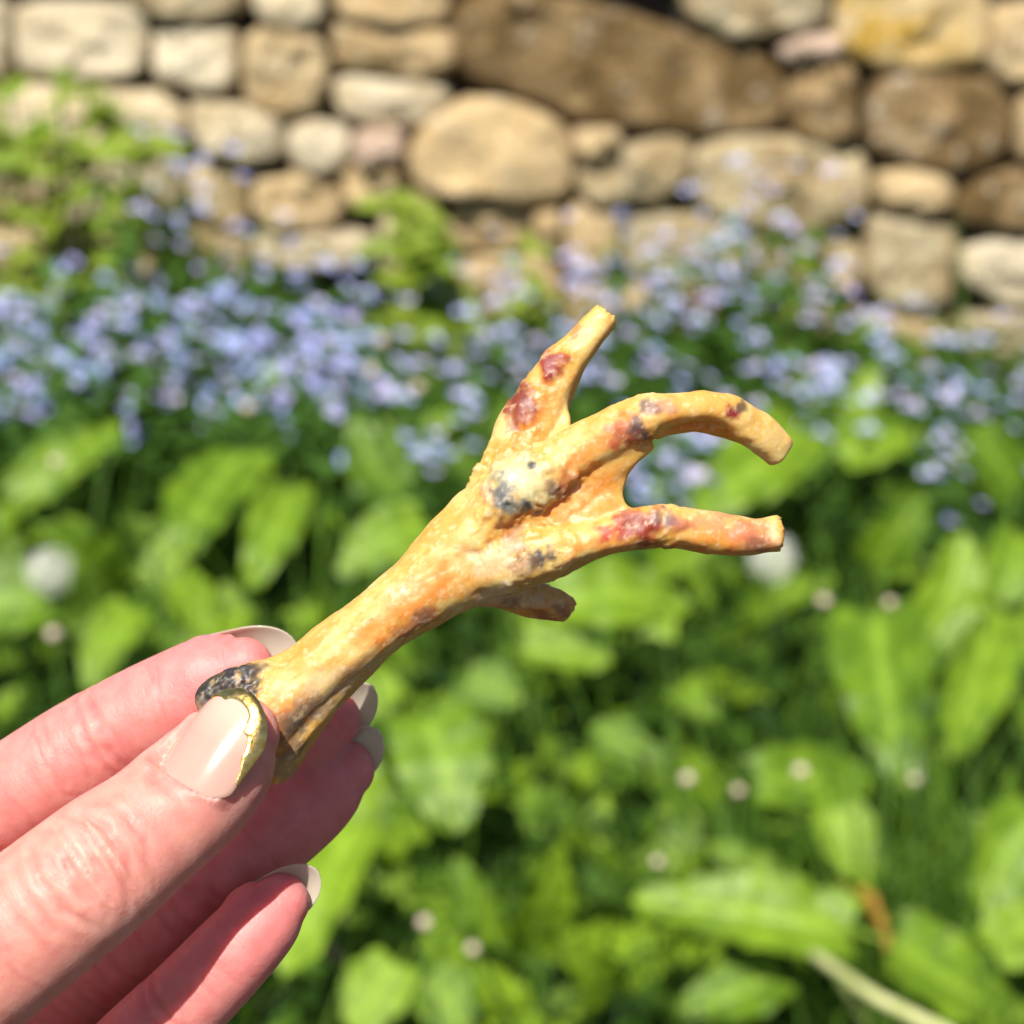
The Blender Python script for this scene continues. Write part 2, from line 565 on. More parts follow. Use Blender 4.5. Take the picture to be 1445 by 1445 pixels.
# ------------------------------------------------------------------ leaf meshes
def leaf_mesh(name, mat, rnd, ratio=0.42, nseg=14, nw=4, wave=0.03, droop=0.25, fold=0.22, petiole=0.3, heart=0.5):
    """a blade along +Y of length 1 with a folded midrib, wavy margin and a petiole behind it"""
    verts, faces, vein = [], [], []
    ph = rnd.uniform(0, 6.28); fr = rnd.uniform(3, 5); bend = rnd.uniform(-0.08, 0.08)
    cols = 2 * nw + 1
    for i in range(nseg + 1):
        t = i / nseg
        w = ratio * (math.sin(math.pi * min(1, t * 0.90 + 0.10) ** (0.62 + 0.25 * heart)) ** 0.58) * (1 - 0.12 * t)
        if i == nseg: w = 0.004
        cx = bend * math.sin(t * math.pi)
        zc = droop * (0.35 * t - t * t * 0.6)
        for j in range(cols):
            u = (j - nw) / nw
            x = cx + u * w * 0.5
            z = zc + fold * abs(u) * w * 0.5 + wave * (u * u) * math.sin(fr * 6.28 * t + ph + (1.4 if u > 0 else 0)) + 0.012 * math.sin(t * 40 + abs(u) * 5) * abs(u)
            y = t + 0.03 * abs(u) * math.sin(fr * 5 * t + ph)
            if t < 0.2: y -= (0.2 - t) * 0.35 * abs(u) * heart
            verts.append((x, y, z))
            s = (t * 9 - abs(u) * 1.2) % 1.0
            vein.append(1.0 if j == nw else (0.3 if s < 0.22 else 0.0))
    for i in range(nseg):
        for j in range(cols - 1):
            a = i * cols + j
            faces.append((a, a + 1, a + 1 + cols, a + cols))
    if petiole:
        b0 = len(verts)
        K = 5
        for k in range(K):
            s = k / (K - 1)
            y = 0.3 - s * (0.3 + petiole)
            zz = -0.012 - (max(0, s - 0.4)) ** 1.5 * petiole * 0.7 + (droop * (0.35 * y - y * y * .6) if y > 0 else 0)
            r = 0.007 + 0.004 * s
            for a in range(5):
                an = a * 2 * math.pi / 5
                verts.append((math.cos(an) * r, y, zz + math.sin(an) * r)); vein.append(0.8)
        for k in range(K - 1):
            for a in range(5):
                p, q = b0 + k * 5 + a, b0 + k * 5 + (a + 1) % 5
                faces.append((p, q, q + 5, p + 5))
    off = np.array([rnd.uniform(0, 99) for _ in range(3)])
    va = np.array(verts)
    cur = fbm(va + off, 2.2, 2, 5); rag = fbm(va + off, 11, 2, 6)
    edge = np.clip(np.abs(va[:, 0]) / (ratio * .5), 0, 1) ** 2
    va[:, 2] += .10 * cur * (.25 + edge) * (va[:, 1] > 0.02) + .02 * rag
    va[:, 0] *= 1 + .10 * rag * (va[:, 1] > 0.02)
    verts = va
    me = mesh_from(name, verts, faces, mat)
    at = me.attributes.new('vein', 'FLOAT', 'POINT')
    at.data.foreach_set('value', vein)
    return me


lr = random.Random(21)
DOCK = [leaf_mesh('dock_leaf', M_DOCK, lr, ratio=lr.uniform(0.50, 0.75), wave=lr.uniform(0.015, 0.04), droop=lr.uniform(0.1, 0.6), fold=lr.uniform(0.05, 0.35), heart=lr.uniform(0.3, 1)) for _ in range(12)]
SHRUBL = [leaf_mesh('shrub_leaf', M_SHRUB, lr, ratio=lr.uniform(0.5, 0.65), wave=0.015, droop=lr.uniform(0.1, 0.5), fold=0.2, petiole=0.2, nseg=9, nw=2) for _ in range(4)]


def leaf_matrix(base, tip, hint, scale=None):
    y = (tip - base)
    L = y.length
    y.normalize()
    z = hint - y * hint.dot(y)
    z.normalize()
    x = y.cross(z)
    m = Matrix((x, y, z)).transposed().to_4x4()
    s = scale or (L, L, L)
    return Matrix.Translation(base) @ m @ Matrix.Diagonal((*s, 1))


def tube(path, radii, n=6, cap=True):
    """polyline tube -> verts, faces"""
    V, F = [], []
    P = [Vector(p) for p in path]
    ref = Vector((0.31, 0.2, 0.93))
    for i, p in enumerate(P):
        t = (P[min(i + 1, len(P) - 1)] - P[max(i - 1, 0)]).normalized()
        a = t.cross(ref)
        if a.length < 1e-3: a = t.cross(Vector((1, 0, 0)))
        a.normalize(); b = t.cross(a)
        for k in range(n):
            an = 2 * math.pi * k / n
            V.append(p + (a * math.cos(an) + b * math.sin(an)) * radii[i])
    for i in range(len(P) - 1):
        for k in range(n):
            q = i * n + k; r = i * n + (k + 1) % n
            F.append((q, r, r + n, q + n))
    if cap:
        F.append(tuple(range(n))[::-1]); F.append(tuple((len(P) - 1) * n + k for k in range(n)))
    return V, F


def dock_plant(leaves, label, group=None):
    """leaves: (base px, tip px, base height, tip height, width scale, lean) of the ones seen; a rosette with its root below them"""
    roots = []
    made = []
    for (bx, by), (tx, ty), zb, zt, wd, lean in leaves:
        b = on_z(bx, by, zb); t = on_z(tx, ty, zt)
        made.append((b, t, wd, lean)); roots.append(b)
    c = sum(roots, Vector()) / len(roots)
    root = Vector((c.x, c.y + 0.04, -0.02))
    e = empty('dock_plant', root)
    tag(e, label, 'plant', group)
    for b, t, wd, lean in made:
        L = (t - b).length
        hint = Vector((lean[0], lean[1], 1.0))
        me = lr.choice(DOCK)
        wid = wd * PX * (b - CAMLOC).length / FOC
        bw = max(v.co.x for v in me.vertices) - min(v.co.x for v in me.vertices)
        link('leaf', me, e, mat4=to_local(e, leaf_matrix(b, t, hint, (wid / bw, L, L))))
        m1 = (root + b) / 2 + Vector((lr.uniform(-.02, .02), 0.0, 0.03))
        V, F = tube([root - root, m1 - root, b - root], [0.004, 0.0034, 0.003])
        link('petiole', mesh_from('petiole', V, F, M_STEM), e)
    for _ in range(4):                                   # low leaves under the ones in sight
        az = lr.uniform(0, 6.28); L = lr.uniform(0.10, 0.17)
        d = Vector((math.cos(az), math.sin(az), lr.uniform(0.1, 0.45))).normalized()
        b = root + Vector((0, 0, 0.03)) + d * 0.04
        link('leaf', lr.choice(DOCK), e, mat4=to_local(e, leaf_matrix(b, b + d * L, Vector((0, 0, 1)))))
    return e


DK = [
    ([((1195, 470), (1118, 335), 0.08, 0.30, 44, (-.2, -1.2))], 'single dark upright dock leaf rising against the stone wall'),
    ([((1128, 606), (985, 712), 0.20, 0.17, 120, (.1, -.7)), ((1180, 640), (1300, 610), .14, .15, 80, (0, -.8))], 'dock plant with a big bright leaf just below the curved middle toe'),
    ([((1300, 912), (1362, 745), 0.10, 0.22, 100, (.2, -1.1)), ((1238, 868), (1280, 1098), 0.24, 0.18, 138, (-.3, -.9)), ((1398, 895), (1348, 1068), 0.22, 0.17, 95, (.4, -.7)), ((1235, 800), (1300, 702), 0.10, 0.2, 80, (0, -1.1))], 'tall dock plant with three long hanging leaves right of the pale seed heads'),
    ([((1072, 1100), (1238, 1096), 0.20, 0.18, 105, (0, -.8)), ((1176, 1142), (1240, 1258), 0.19, 0.14, 85, (0, -.6)), ((1010, 1130), (960, 1060), .12, .18, 60, (0, -1))], 'dock plant with a smooth rounded leaf carrying a cream bud'),
    ([((1195, 1312), (892, 1262), 0.20, 0.22, 118, (0, -.75)), ((1110, 1260), (1000, 1190), .16, .2, 60, (0, -1)), ((1100, 1370), (960, 1420), .15, .14, 100, (0, -.5))], 'dock plant with a long pale wavy leaf stretched across dark grass'),
    ([((1470, 1150), (1390, 1300), 0.24, 0.18, 110, (.2, -.6)), ((1260, 1330), (1445, 1440), 0.22, 0.16, 130, (.1, -.5)), ((1400, 1340), (1500, 1260), .2, .22, 90, (0, -.8))], 'yellowish green dock plant beside the pale bent stalk'),
    ([((745, 1345), (790, 1200), 0.12, 0.24, 95, (.5, -1.0)), ((700, 1330), (640, 1210), 0.12, 0.2, 60, (-.4, -1.0)), ((860, 1400), (800, 1330), .12, .2, 70, (0, -1))], 'dock plant with an upright folded leaf in shade'),
    ([((600, 1010), (640, 1165), 0.21, 0.16, 140, (-.1, -.8)), ((560, 960), (470, 1010), .18, .16, 70, (0, -.7)), ((660, 960), (735, 990), .17, .16, 70, (0, -.9))], 'dock plant with a broad downturned leaf below the shank'),
    ([((782, 850), (978, 846), 0.20, 0.19, 110, (0, -.7)), ((742, 915), (868, 930), 0.18, 0.17, 66, (.2, -.5)), ((920, 800), (1000, 770), .15, .2, 60, (0, -1))], 'dock plant with a wide flat leaf under the hind toe'),
    ([((600, 740), (478, 800), 0.19, 0.17, 100, (0, -.8)), ((560, 700), (500, 590), 0.10, 0.2, 90, (0, -1.1)), ((450, 720), (380, 800), .14, .13, 80, (-.1, -.7))], 'dock plant with pale leaves beside the shank near the blue flowers'),
    ([((505, 1165), (398, 1378), 0.22, 0.17, 110, (-.2, -.7)), ((560, 1360), (500, 1460), .19, .16, 100, (0, -.6)), ((600, 1380), (660, 1470), .18, .15, 90, (0, -.7))], 'dock plant with a long pale leaf hanging beside the little finger'),
    ([((384, 605), (380, 512), 0.10, 0.19, 75, (0, -1.1)), ((345, 640), (260, 770), 0.18, 0.14, 120, (-.2, -.8)), ((410, 690), (350, 815), .17, .13, 85, (0, -.8))], 'dock plant with a bright upright leaf in front of the blue flowers'),
    ([((25, 705), (170, 590), 0.12, 0.19, 75, (-.2, -1.0)), ((-20, 850), (110, 850), 0.18, 0.17, 110, (0, -.7)), ((190, 860), (120, 960), .16, .13, 80, (0, -.6)), ((250, 820), (300, 900), .14, .13, 70, (0, -.7))], 'dock plant with pale leaves around the seed head above the index finger'),
    ([((900, 1060), (830, 1025), 0.17, 0.18, 66, (0, -.9)), ((960, 970), (1010, 1010), .14, .14, 60, (0, -1))], 'small dock plant lit alone in the dark hollow'),
    ([((1430, 690), (1370, 610), 0.12, 0.2, 90, (0, -1.0)), ((1445, 760), (1420, 850), .18, .14, 90, (0, -.7))], 'bright dock plant at the foot of the wall below the scattered flowers'),
]
for lv, lab in DK:
    dock_plant(lv, lab)


def rosette(x, y, n, size, label, group, name='dock_plant'):
    e = empty(name, (x, y, -0.02))
    tag(e, label, 'plant', group)
    a0 = lr.uniform(0, 6.28)
    for k in range(n):
        az = a0 + k * 2.399 + lr.uniform(-.3, .3)
        el = lr.uniform(0.25, 1.15)
        L = size * lr.uniform(0.7, 1.2)
        d = Vector((math.cos(az) * math.cos(el), math.sin(az) * math.cos(el), math.sin(el)))
        b = Vector((x, y, 0.0)) + d * L * 0.42
        t = b + d * L + Vector((0, 0, -L * 0.2 * math.cos(el)))
        h = Vector((0, 0, 1)) if el < 0.9 else Vector((-d.x, -d.y, 0.4))
        h = h + Vector((lr.uniform(-.4, .4), lr.uniform(-.6, .2), 0))
        s = (b - t).length
        link('leaf', lr.choice(DOCK), e, mat4=to_local(e, leaf_matrix(b, t, h, (s * lr.uniform(.75, 1.1), s, s))))
    return e


MARKS = [(on_z(250, 560, .0), 'in front of the dense blue drift'), (on_z(620, 600, .0), 'in front of the loose blue flowers'), (on_z(1000, 640, .0), 'beneath the drift above the curved toe'),
         (on_z(1400, 660, 0), 'below the scattered flowers and brown stones'), (on_z(68, 900, 0), 'around the dandelion clock over the index finger'), (on_z(1090, 860, 0), 'around the dandelion clock behind the straight toe'),
         (on_z(640, 1090, 0), 'around the dock with the broad downturned leaf'), (on_z(1270, 1000, 0), 'around the tall dock with hanging leaves'), (on_z(950, 1090, 0), 'in the dark hollow'),
         (on_z(1040, 1320, 0), 'under the long pale wavy leaf'), (on_z(1270, 1400, 0), 'by the bent stalk and withered leaf'), (on_z(640, 1330, 0), 'near the cream buds by the folded leaf'),
         (on_z(350, 1400, 0), 'behind the little finger'), (on_z(0, 1300, 0), 'hidden behind the hand'), (on_z(380, 800, 0), 'between the bright upright leaf and the shank')]
for row in range(7):
    y = 1.34 + row * 0.262
    half = 0.2408 * y * 1.12 + 0.55
    nx = int(2 * half / 0.25)
    for i in range(nx):
        x = -half + 2 * half * (i + 0.5) / nx + lr.uniform(-.07, .07)
        yy = y + lr.uniform(-.09, .09)
        rosette(x, yy, lr.randint(5, 9), lr.uniform(0.065, 0.135), 'low broad leaved plant ' + min(MARKS, key=lambda q: (q[0].xy - Vector((x, yy))).length)[1], 'low leafy plants filling the bed')

for k in range(46):
    py = lr.uniform(620, 1440); px = lr.uniform(-60, 1500)
    if 880 < px < 1080 and 860 < py < 1150 or 560 < px < 720 and 1120 < py < 1220 or 820 < px < 960 and 880 < py < 1000:
        continue                                           # the dark hollows stay open
    p = on_z(px, py, 0.0)
    rosette(p.x, p.y, lr.randint(5, 8), lr.uniform(0.07, 0.11), 'small bright young plant ' + min(MARKS, key=lambda q: (q[0].xy - p.xy).length)[1], 'small young plants between the docks', 'seedling')

# ------------------------------------------------------------------ leafy shrub at the left
def shrub(px0, px1, pyt, pyb, y, n, label, size=(0.032, 0.068), seed=3):
    r = random.Random(seed)
    base = on_y((px0 + px1) / 2, 420, y)
    e = empty('leafy_shrub', (base.x, y, -0.02))
    tag(e, label, 'shrub')
    tops = []
    for k in range(11):
        px = px0 + (px1 - px0) * (k + .5) / 11
        u = abs((px - (px0 + px1) * .45) / (px1 - px0)) * 2
        tp = on_y(px, pyt + (pyb - pyt) * 0.62 * u * u + r.uniform(-20, 40), y + r.uniform(-.12, .1))
        st = Vector((base.x + (tp.x - base.x) * .35, y + r.uniform(-.05, .05), 0))
        tops.append((st, tp))
        m = (st + tp) / 2 + Vector((0, 0, .03))
        V, F = tube([st - e.location, m - e.location, tp - e.location], [.005, .004, .002])
        link('stem', mesh_from('stem', V, F, M_STEM), e)
    for k in range(n):
        st, tp = tops[k % len(tops)]
        s = r.uniform(0.3, 1.03)
        p = st.lerp(tp, s) + Vector((r.uniform(-.03, .03), r.uniform(-.03, .03), r.uniform(-.02, .02)))
        az = r.uniform(0, 6.28)
        d = Vector((math.cos(az), math.sin(az) - .3, r.uniform(-.5, .5))).normalized()
        L = r.uniform(*size)
        link('leaf', r.choice(SHRUBL), e, mat4=to_local(e, leaf_matrix(p, p + d * L, Vector((r.uniform(-.4, .3), -.6, .8)))))
    return e


shrub(-120, 290, 110, 430, 3.22, 250, 'bushy yellow green shrub growing up against the pale end of the wall')
shrub(555, 680, 270, 430, 3.22, 170, 'slim green shrub in front of the rounded boulder', (0.035, 0.065), 8)
shrub(735, 825, 290, 440, 3.24, 120, 'small dark green shrub against the narrow tan stones', (0.03, 0.06), 12)
shrub(1100, 1260, 400, 560, 3.2, 30, 'sparse green shrub rising among scattered flowers under the wall', (0.03, 0.06), 14)

# ------------------------------------------------------------------ forget-me-nots
def flower_cluster_mesh(rnd, n):
    """a spray of five-petalled flowers on stalks that meet at one point"""
    V, F, C = [Vector((0, 0, -.016))], [], [(.1, .2, .04)]
    for _ in range(n):
        c = Vector((rnd.gauss(0, .0065), rnd.gauss(0, .0065), rnd.gauss(0, .004)))
        nrm = Vector((rnd.uniform(-.6, .35), rnd.uniform(-1.1, -.05), 1)).normalized()
        a = nrm.orthogonal().normalized(); b = nrm.cross(a)
        R = rnd.uniform(.0044, .0056)
        rot = rnd.uniform(0, 6)
        blue = rnd.choice([(.30, .35, .90), (.34, .38, .92), (.28, .40, .88), (.42, .43, .92), (.60, .61, .94)])
        ic = len(V)
        V.append(c); C.append((.75, .62, .25))
        for k in range(5):
            an = rot + k * 2 * math.pi / 5
            i0 = len(V)
            for rr, da, up in ((.75, -.5, .1), (1.05, -.2, .14), (1.05, .2, .14), (.75, .5, .1)):
                V.append(c + (a * math.cos(an + da) + b * math.sin(an + da)) * R * rr + nrm * R * up)
                C.append(blue)
            F.append((ic, i0, i0 + 1, i0 + 2, i0 + 3))
        i0 = len(V)
        V.append(c + a * .0009 - nrm * .001); C.append((.1, .2, .04))
        F.append((ic, i0, 0))
    me = mesh_from('flower_cluster', V, F, M_PETAL, smooth=False)
    ca = me.color_attributes.new('Col', 'FLOAT_COLOR', 'POINT')
    ca.data.foreach_set('color', [x for c in C for x in (*c, 1)])
    return me


def small_foliage_mesh(rnd, n, h, spread):
    V, F = [], []
    for _ in range(n):
        p = Vector((rnd.gauss(0, spread), rnd.gauss(0, spread), rnd.uniform(.01, h)))
        az = rnd.uniform(0, 6.28)
        d = Vector((math.cos(az), math.sin(az), rnd.uniform(.0, .9))).normalized()
        s = d.cross(Vector((0, 0, 1))).normalized()
        nn = s.cross(d)
        L = rnd.uniform(.03, .06); w = L * rnd.uniform(.13, .2)
        i0 = len(V)
        for t, ww, dz in ((0, .3, 0), (.35, 1, .04), (.7, .8, .03), (1, .05, -.06)):
            V += [p + d * L * t + s * w * ww + nn * L * dz, p + d * L * t - s * w * ww + nn * L * dz]
        for k in range(3):
            a = i0 + 2 * k
            F.append((a, a + 1, a + 3, a + 2))
    return mesh_from('foliage', V, F, M_FMN)


fr = random.Random(33)
CLUST = [flower_cluster_mesh(fr, n) for n in (5, 7, 6, 4, 3)]
CLUST_SMALL = [flower_cluster_mesh(fr, n) for n in (2, 3, 5)]
FOL = [small_foliage_mesh(fr, 90, h, .055) for h in (.14, .18, .22, .20)]
FOL_THIN = [small_foliage_mesh(fr, 34, h, .045) for h in (.14, .18, .22)]


def forget_me_not(pc, n, spread, label, group, small=False):
    e = empty('forget_me_not', (pc.x, pc.y, -0.02))
    tag(e, label, 'flower', group)
    f = fr.choice(FOL_THIN if small else FOL)
    sc = max(.4, (pc.z - 0.01) / .19) * (.72 if small else 1)
    m = Matrix.Translation((0, 0, .02)) @ Matrix.Rotation(fr.uniform(0, 6), 4, 'Z') @ Matrix.Diagonal((1.1, 1.1, sc, 1))
    link('foliage', f, e, mat4=m)
    V, F = [], []
    for k in range(n):
        p = pc + Vector((fr.gauss(0, spread), fr.gauss(0, spread * .8), fr.gauss(0, spread * .6)))
        p.z = max(p.z, .03)
        loc = p - Vector(e.location)
        link('flower_cluster', fr.choice(CLUST_SMALL if small else CLUST), e,
             mat4=Matrix.Translation(loc) @ Matrix.Rotation(fr.uniform(-.6, .6), 4, 'Z') @ Matrix.Scale(fr.uniform(.85, 1.25), 4))
        st = Vector((fr.uniform(-.02, .02), fr.uniform(-.02, .02), 0))
        v, g = tube([st, st.lerp(loc, .6) + Vector((0, 0, .01)), loc - Vector((0, 0, .006))], [.0016, .0013, .0009], 4, False)
        o = len(V)
        V += v; F += [tuple(i + o for i in q) for q in g]
    link('stems', mesh_from('stems', V, F, M_STEM), e)


FG = [
    # px box, depth range, plants, clusters each, spread, small, label, group
    ((0, 500, 425, 575), (2.8, 3.12), 44, 9, .052, False, 'forget-me-not in the dense blue drift below the leafy shrub', 'dense drift of blue flowers'),
    ((-140, 0, 400, 560), (2.85, 3.2), 8, 9, .055, False, 'forget-me-not in the dense blue drift below the leafy shrub', 'dense drift of blue flowers'),
    ((280, 500, 360, 420), (3.1, 3.3), 5, 5, .05, True, 'taller sparse forget-me-not at the back of the dense drift', 'flowers behind the dense drift'),
    ((510, 700, 370, 560), (2.9, 3.25), 7, 5, .06, True, 'loose forget-me-not growing below the rounded boulder', 'loose flowers below the boulder'),
    ((560, 720, 520, 640), (2.6, 2.85), 5, 5, .05, True, 'loose forget-me-not growing below the rounded boulder', 'loose flowers below the boulder'),
    ((690, 860, 380, 560), (2.9, 3.25), 6, 8, .055, True, 'forget-me-not growing below the narrow tan stones', 'flowers below the narrow stones'),
    ((860, 1180, 410, 590), (2.75, 3.2), 12, 7, .06, True, 'forget-me-not in the blue drift below the grey stones', 'blue drift below the grey stones'),
    ((880, 1120, 340, 430), (3.1, 3.35), 9, 5, .06, True, 'tall forget-me-not reaching up in front of the grey stones', 'tall flowers before the grey stones'),
    ((1020, 1120, 255, 340), (3.2, 3.35), 5, 3, .05, True, 'tall forget-me-not reaching up in front of the grey stones', 'tall flowers before the grey stones'),
    ((890, 1010, 590, 690), (2.5, 2.75), 5, 6, .05, True, 'forget-me-not at the front edge of the drift, seen under the curved toe', 'front edge of the drift'),
    ((1180, 1460, 430, 560), (2.9, 3.25), 10, 4, .06, True, 'scattered forget-me-not at the foot of the brown stones', 'scattered flowers near the brown stones'),
    ((1170, 1460, 560, 690), (2.55, 2.85), 9, 3, .06, True, 'scattered forget-me-not among the dock below the brown stones', 'scattered flowers among the dock'),
    ((150, 360, 210, 330), (3.05, 3.2), 9, 3, .05, True, 'forget-me-not sprig poking through the leafy shrub', 'sprigs in the shrub'),
    ((1445, 1600, 420, 560), (2.9, 3.25), 5, 6, .06, True, 'scattered forget-me-not at the foot of the brown stones', 'scattered flowers near the brown stones'),
]
for (x0, x1, y0, y1), (d0, d1), n, cl, sp, small, lab, grp in FG:
    for k in range(n):
        px = x0 + (x1 - x0) * ((k + fr.random()) / n)
        v = fr.random()
        py = y0 + (y1 - y0) * v
        d = d1 + (d0 - d1) * v
        forget_me_not(on_y(px, py, d), cl, sp, lab, grp, small)

# ------------------------------------------------------------------ dandelion clocks, buds, stalk, withered leaf
def seed_head(px, py, z, r, label):
    p = on_z(px, py, z)
    e = empty('dandelion_clock', (p.x, p.y + .01, -.02))
    tag(e, label, 'flower', 'dandelion clocks')
    L = p - Vector(e.location)
    V, F = tube([(0, 0, 0), (L.x * .3, L.y * .4, L.z * .55), L], [.003, .0026, .002])
    link('stem', mesh_from('stem', V, F, M_STEM), e)
    q = random.Random(int(px))
    V, F = [], []
    G = 85
    for k in range(G):                                   # filaments and parachutes
        zz = 1 - 2 * (k + .5) / G
        a = k * 2.39996
        d = Vector((math.cos(a) * math.sqrt(1 - zz * zz), math.sin(a) * math.sqrt(1 - zz * zz), zz))
        o = d.orthogonal().normalized(); o2 = d.cross(o)
        i0 = len(V)
        V += [L + o * .0003, L - o * .0003, L + d * r * .82 - o * .0003, L + d * r * .82 + o * .0003]
        F.append((i0, i0 + 1, i0 + 2, i0 + 3))
        c = L + d * r * q.uniform(.55, .95)
        for s in range(7):
            an = s * 2 * math.pi / 7 + q.random()
            w = o * math.cos(an) + o2 * math.sin(an)
            t = c + d * r * q.uniform(.1, .26) + w * r * q.uniform(.16, .28)
            sd = d.cross(w) * .0005
            i0 = len(V)
            V += [c + sd, c - sd, t - sd, t + sd]
            F.append((i0, i0 + 1, i0 + 2, i0 + 3))
    link('seed_globe', mesh_from('seed_globe', V, F, M_SEED, False), e)
    bm = bmesh.new()
    bmesh.ops.create_icosphere(bm, subdivisions=2, radius=r * .18, matrix=Matrix.Translation(L))
    me = bpy.data.meshes.new('seed_core'); bm.to_mesh(me); bm.free(); me.materials.append(M_STRAW)
    link('seed_core', me, e)


seed_head(68, 806, .22, .027, 'white dandelion clock standing over the index finger')
seed_head(1090, 786, .24, .027, 'white dandelion clock behind the tip of the straight toe')


def bud_mesh(rnd):
    bm = bmesh.new()
    bmesh.ops.create_uvsphere(bm, u_segments=14, v_segments=9, radius=1)
    for v in bm.verts:
        an = math.atan2(v.co.y, v.co.x)
        k = 1 + .10 * math.sin(7 * an) * (1 - abs(v.co.z)) + rnd.uniform(-.04, .04)
        v.co.x *= k; v.co.y *= k
        v.co.z *= 1.15 if v.co.z > 0 else .8
        if v.co.z > .7: v.co.z -= (v.co.z - .7) * .9
    me = bpy.data.meshes.new('bud_head'); bm.to_mesh(me); bm.free()
    me.materials.append(M_BUD)
    me.polygons.foreach_set('use_smooth', [True] * len(me.polygons))
    return me


BUDM = bud_mesh(lr)
BUDS = [(1163, 848, 9, 'cream bud near the right dandelion clock'), (1256, 851, 8, 'cream bud, upper of a touching pair above the hanging leaves'),
        (1277, 880, 8, 'cream bud, lower of a touching pair above the hanging leaves'), (1130, 1088, 10, 'cream bud over the smooth rounded leaf'),
        (970, 1099, 10, 'cream bud in the dark hollow by an upright blade'), (1042, 1116, 8, 'small cream bud beside the smooth rounded leaf'),
        (599, 1302, 10, 'cream bud in the grass near the little finger'), (667, 1339, 9, 'cream bud near the upright folded leaf'),
        (928, 1216, 8, 'small cream bud above the long wavy leaf'), (75, 895, 10, 'cream bud under the left dandelion clock'),
        (538, 481, 9, 'cream bud among loose blue flowers'), (523, 524, 9, 'yellowish cream bud low among loose blue flowers'),
        (590, 547, 9, 'cream bud at the lower edge of the loose blue flowers'), (78, 652, 8, 'cream bud over pale leaves below the dense blue drift'),
        (1188, 401, 9, 'cream bud high in front of the wall'), (1290, 1100, 7, 'dim cream bud below the hanging leaves'),
        (350, 575, 9, 'pale bud beside the bright upright leaf')]
for px, py, r, lab in BUDS:
    z = .24 if py > 600 else .2
    p = on_z(px, py, z) if py > 430 else on_y(px, py, 3.2)
    e = empty('flower_bud', (p.x, p.y + .01, -.02))
    tag(e, 'round ' + lab, 'bud', 'cream buds')
    L = p - Vector(e.location)
    rr = r * PX * (p - CAMLOC).length / FOC * .95
    V, F = tube([(0, 0, 0), (0, -.004, L.z * .5), L], [.002, .0018, .0014])
    link('stem', mesh_from('stem', V, F, M_STEM), e)
    link('bud_head', BUDM, e, mat4=Matrix.Translation(L) @ Matrix.Scale(rr, 4))

a, b = on_z(1150, 1348, .20), on_z(1340, 1460, .25)
V, F = tube([a + Vector((.10, .06, -.21)), a + Vector((.03, .03, -.05)), a, a.lerp(b, .5) + Vector((0, 0, -.006)), b, b + (b - a) * .8 + Vector((0, 0, -.12))], [.0035, .0042, .005, .0055, .006, .006], 8)
tag(link('bent_stalk', mesh_from('bent_stalk', V, F, M_STRAW)), 'pale yellow bent stalk lying over the grass', 'stalk')
WL = leaf_mesh('withered_leaf', M_DEAD, lr, ratio=.4, wave=.06, droop=.5, fold=.7)
a, b = on_z(1205, 1262, .20), on_z(1266, 1360, .18)
o = link('withered_leaf', WL, None, mat4=leaf_matrix(a, b, Vector((.5, -.5, .6)), ((a - b).length * .38, (a - b).length, (a - b).length)))
tag(o, 'withered orange leaf curled in the grass by the bent stalk', 'leaf')

# ------------------------------------------------------------------ grass and undergrowth (uncountable)
def grass(n, seed):
    r = np.random.default_rng(seed)
    V, F, C = [], [], []
    for k in range(n):
        y = r.uniform(.75, 3.35)
        half = .2408 * y * 1.15 + (.45 if k % 3 else 1.7)
        x = r.uniform(-half, half)
        tuft = k % 40 == 5
        if tuft:                                          # a longer tuft round the bent stalk
            x, y = r.normal(.42, .13), r.normal(1.62, .13)
        h = r.uniform(.07, .20) if k % 12 and not tuft else r.uniform(.22, .36)
        az = r.uniform(0, 6.28)
        lean = r.uniform(.2, 1.0) * h
        d = Vector((math.cos(az), math.sin(az), 0))
        s = Vector((-d.y, d.x, 0)) * (r.uniform(.0013, .0032) if k % 12 else r.uniform(.002, .004))
        i0 = len(V)
        g = r.uniform(0, 1)
        g = max(g, .45) if tuft else g ** 1.7
        col = (.012 + .10 * g, .045 + .18 * g, .005 + .012 * g)
        for t in (0, .35, .7, 1):
            p = Vector((x, y, -.015 + h * (t - .25 * t * t * lean / h))) + d * lean * t * t
            w = (1 - t) ** .6 + .04
            V += [p + s * w, p - s * w]
            C += [col, col]
        for q in range(3):
            a = i0 + 2 * q
            F.append((a, a + 1, a + 3, a + 2))
    me = mesh_from('grass', V, F, M_GRASS)
    ca = me.color_attributes.new('Col', 'FLOAT_COLOR', 'POINT')
    ca.data.foreach_set('color', [x for c in C for x in (*c, 1)])
    return me


tag(link('grass', grass(15000, 4)), 'fine green grass blades growing between the broad leaves', 'grass', kind='stuff')


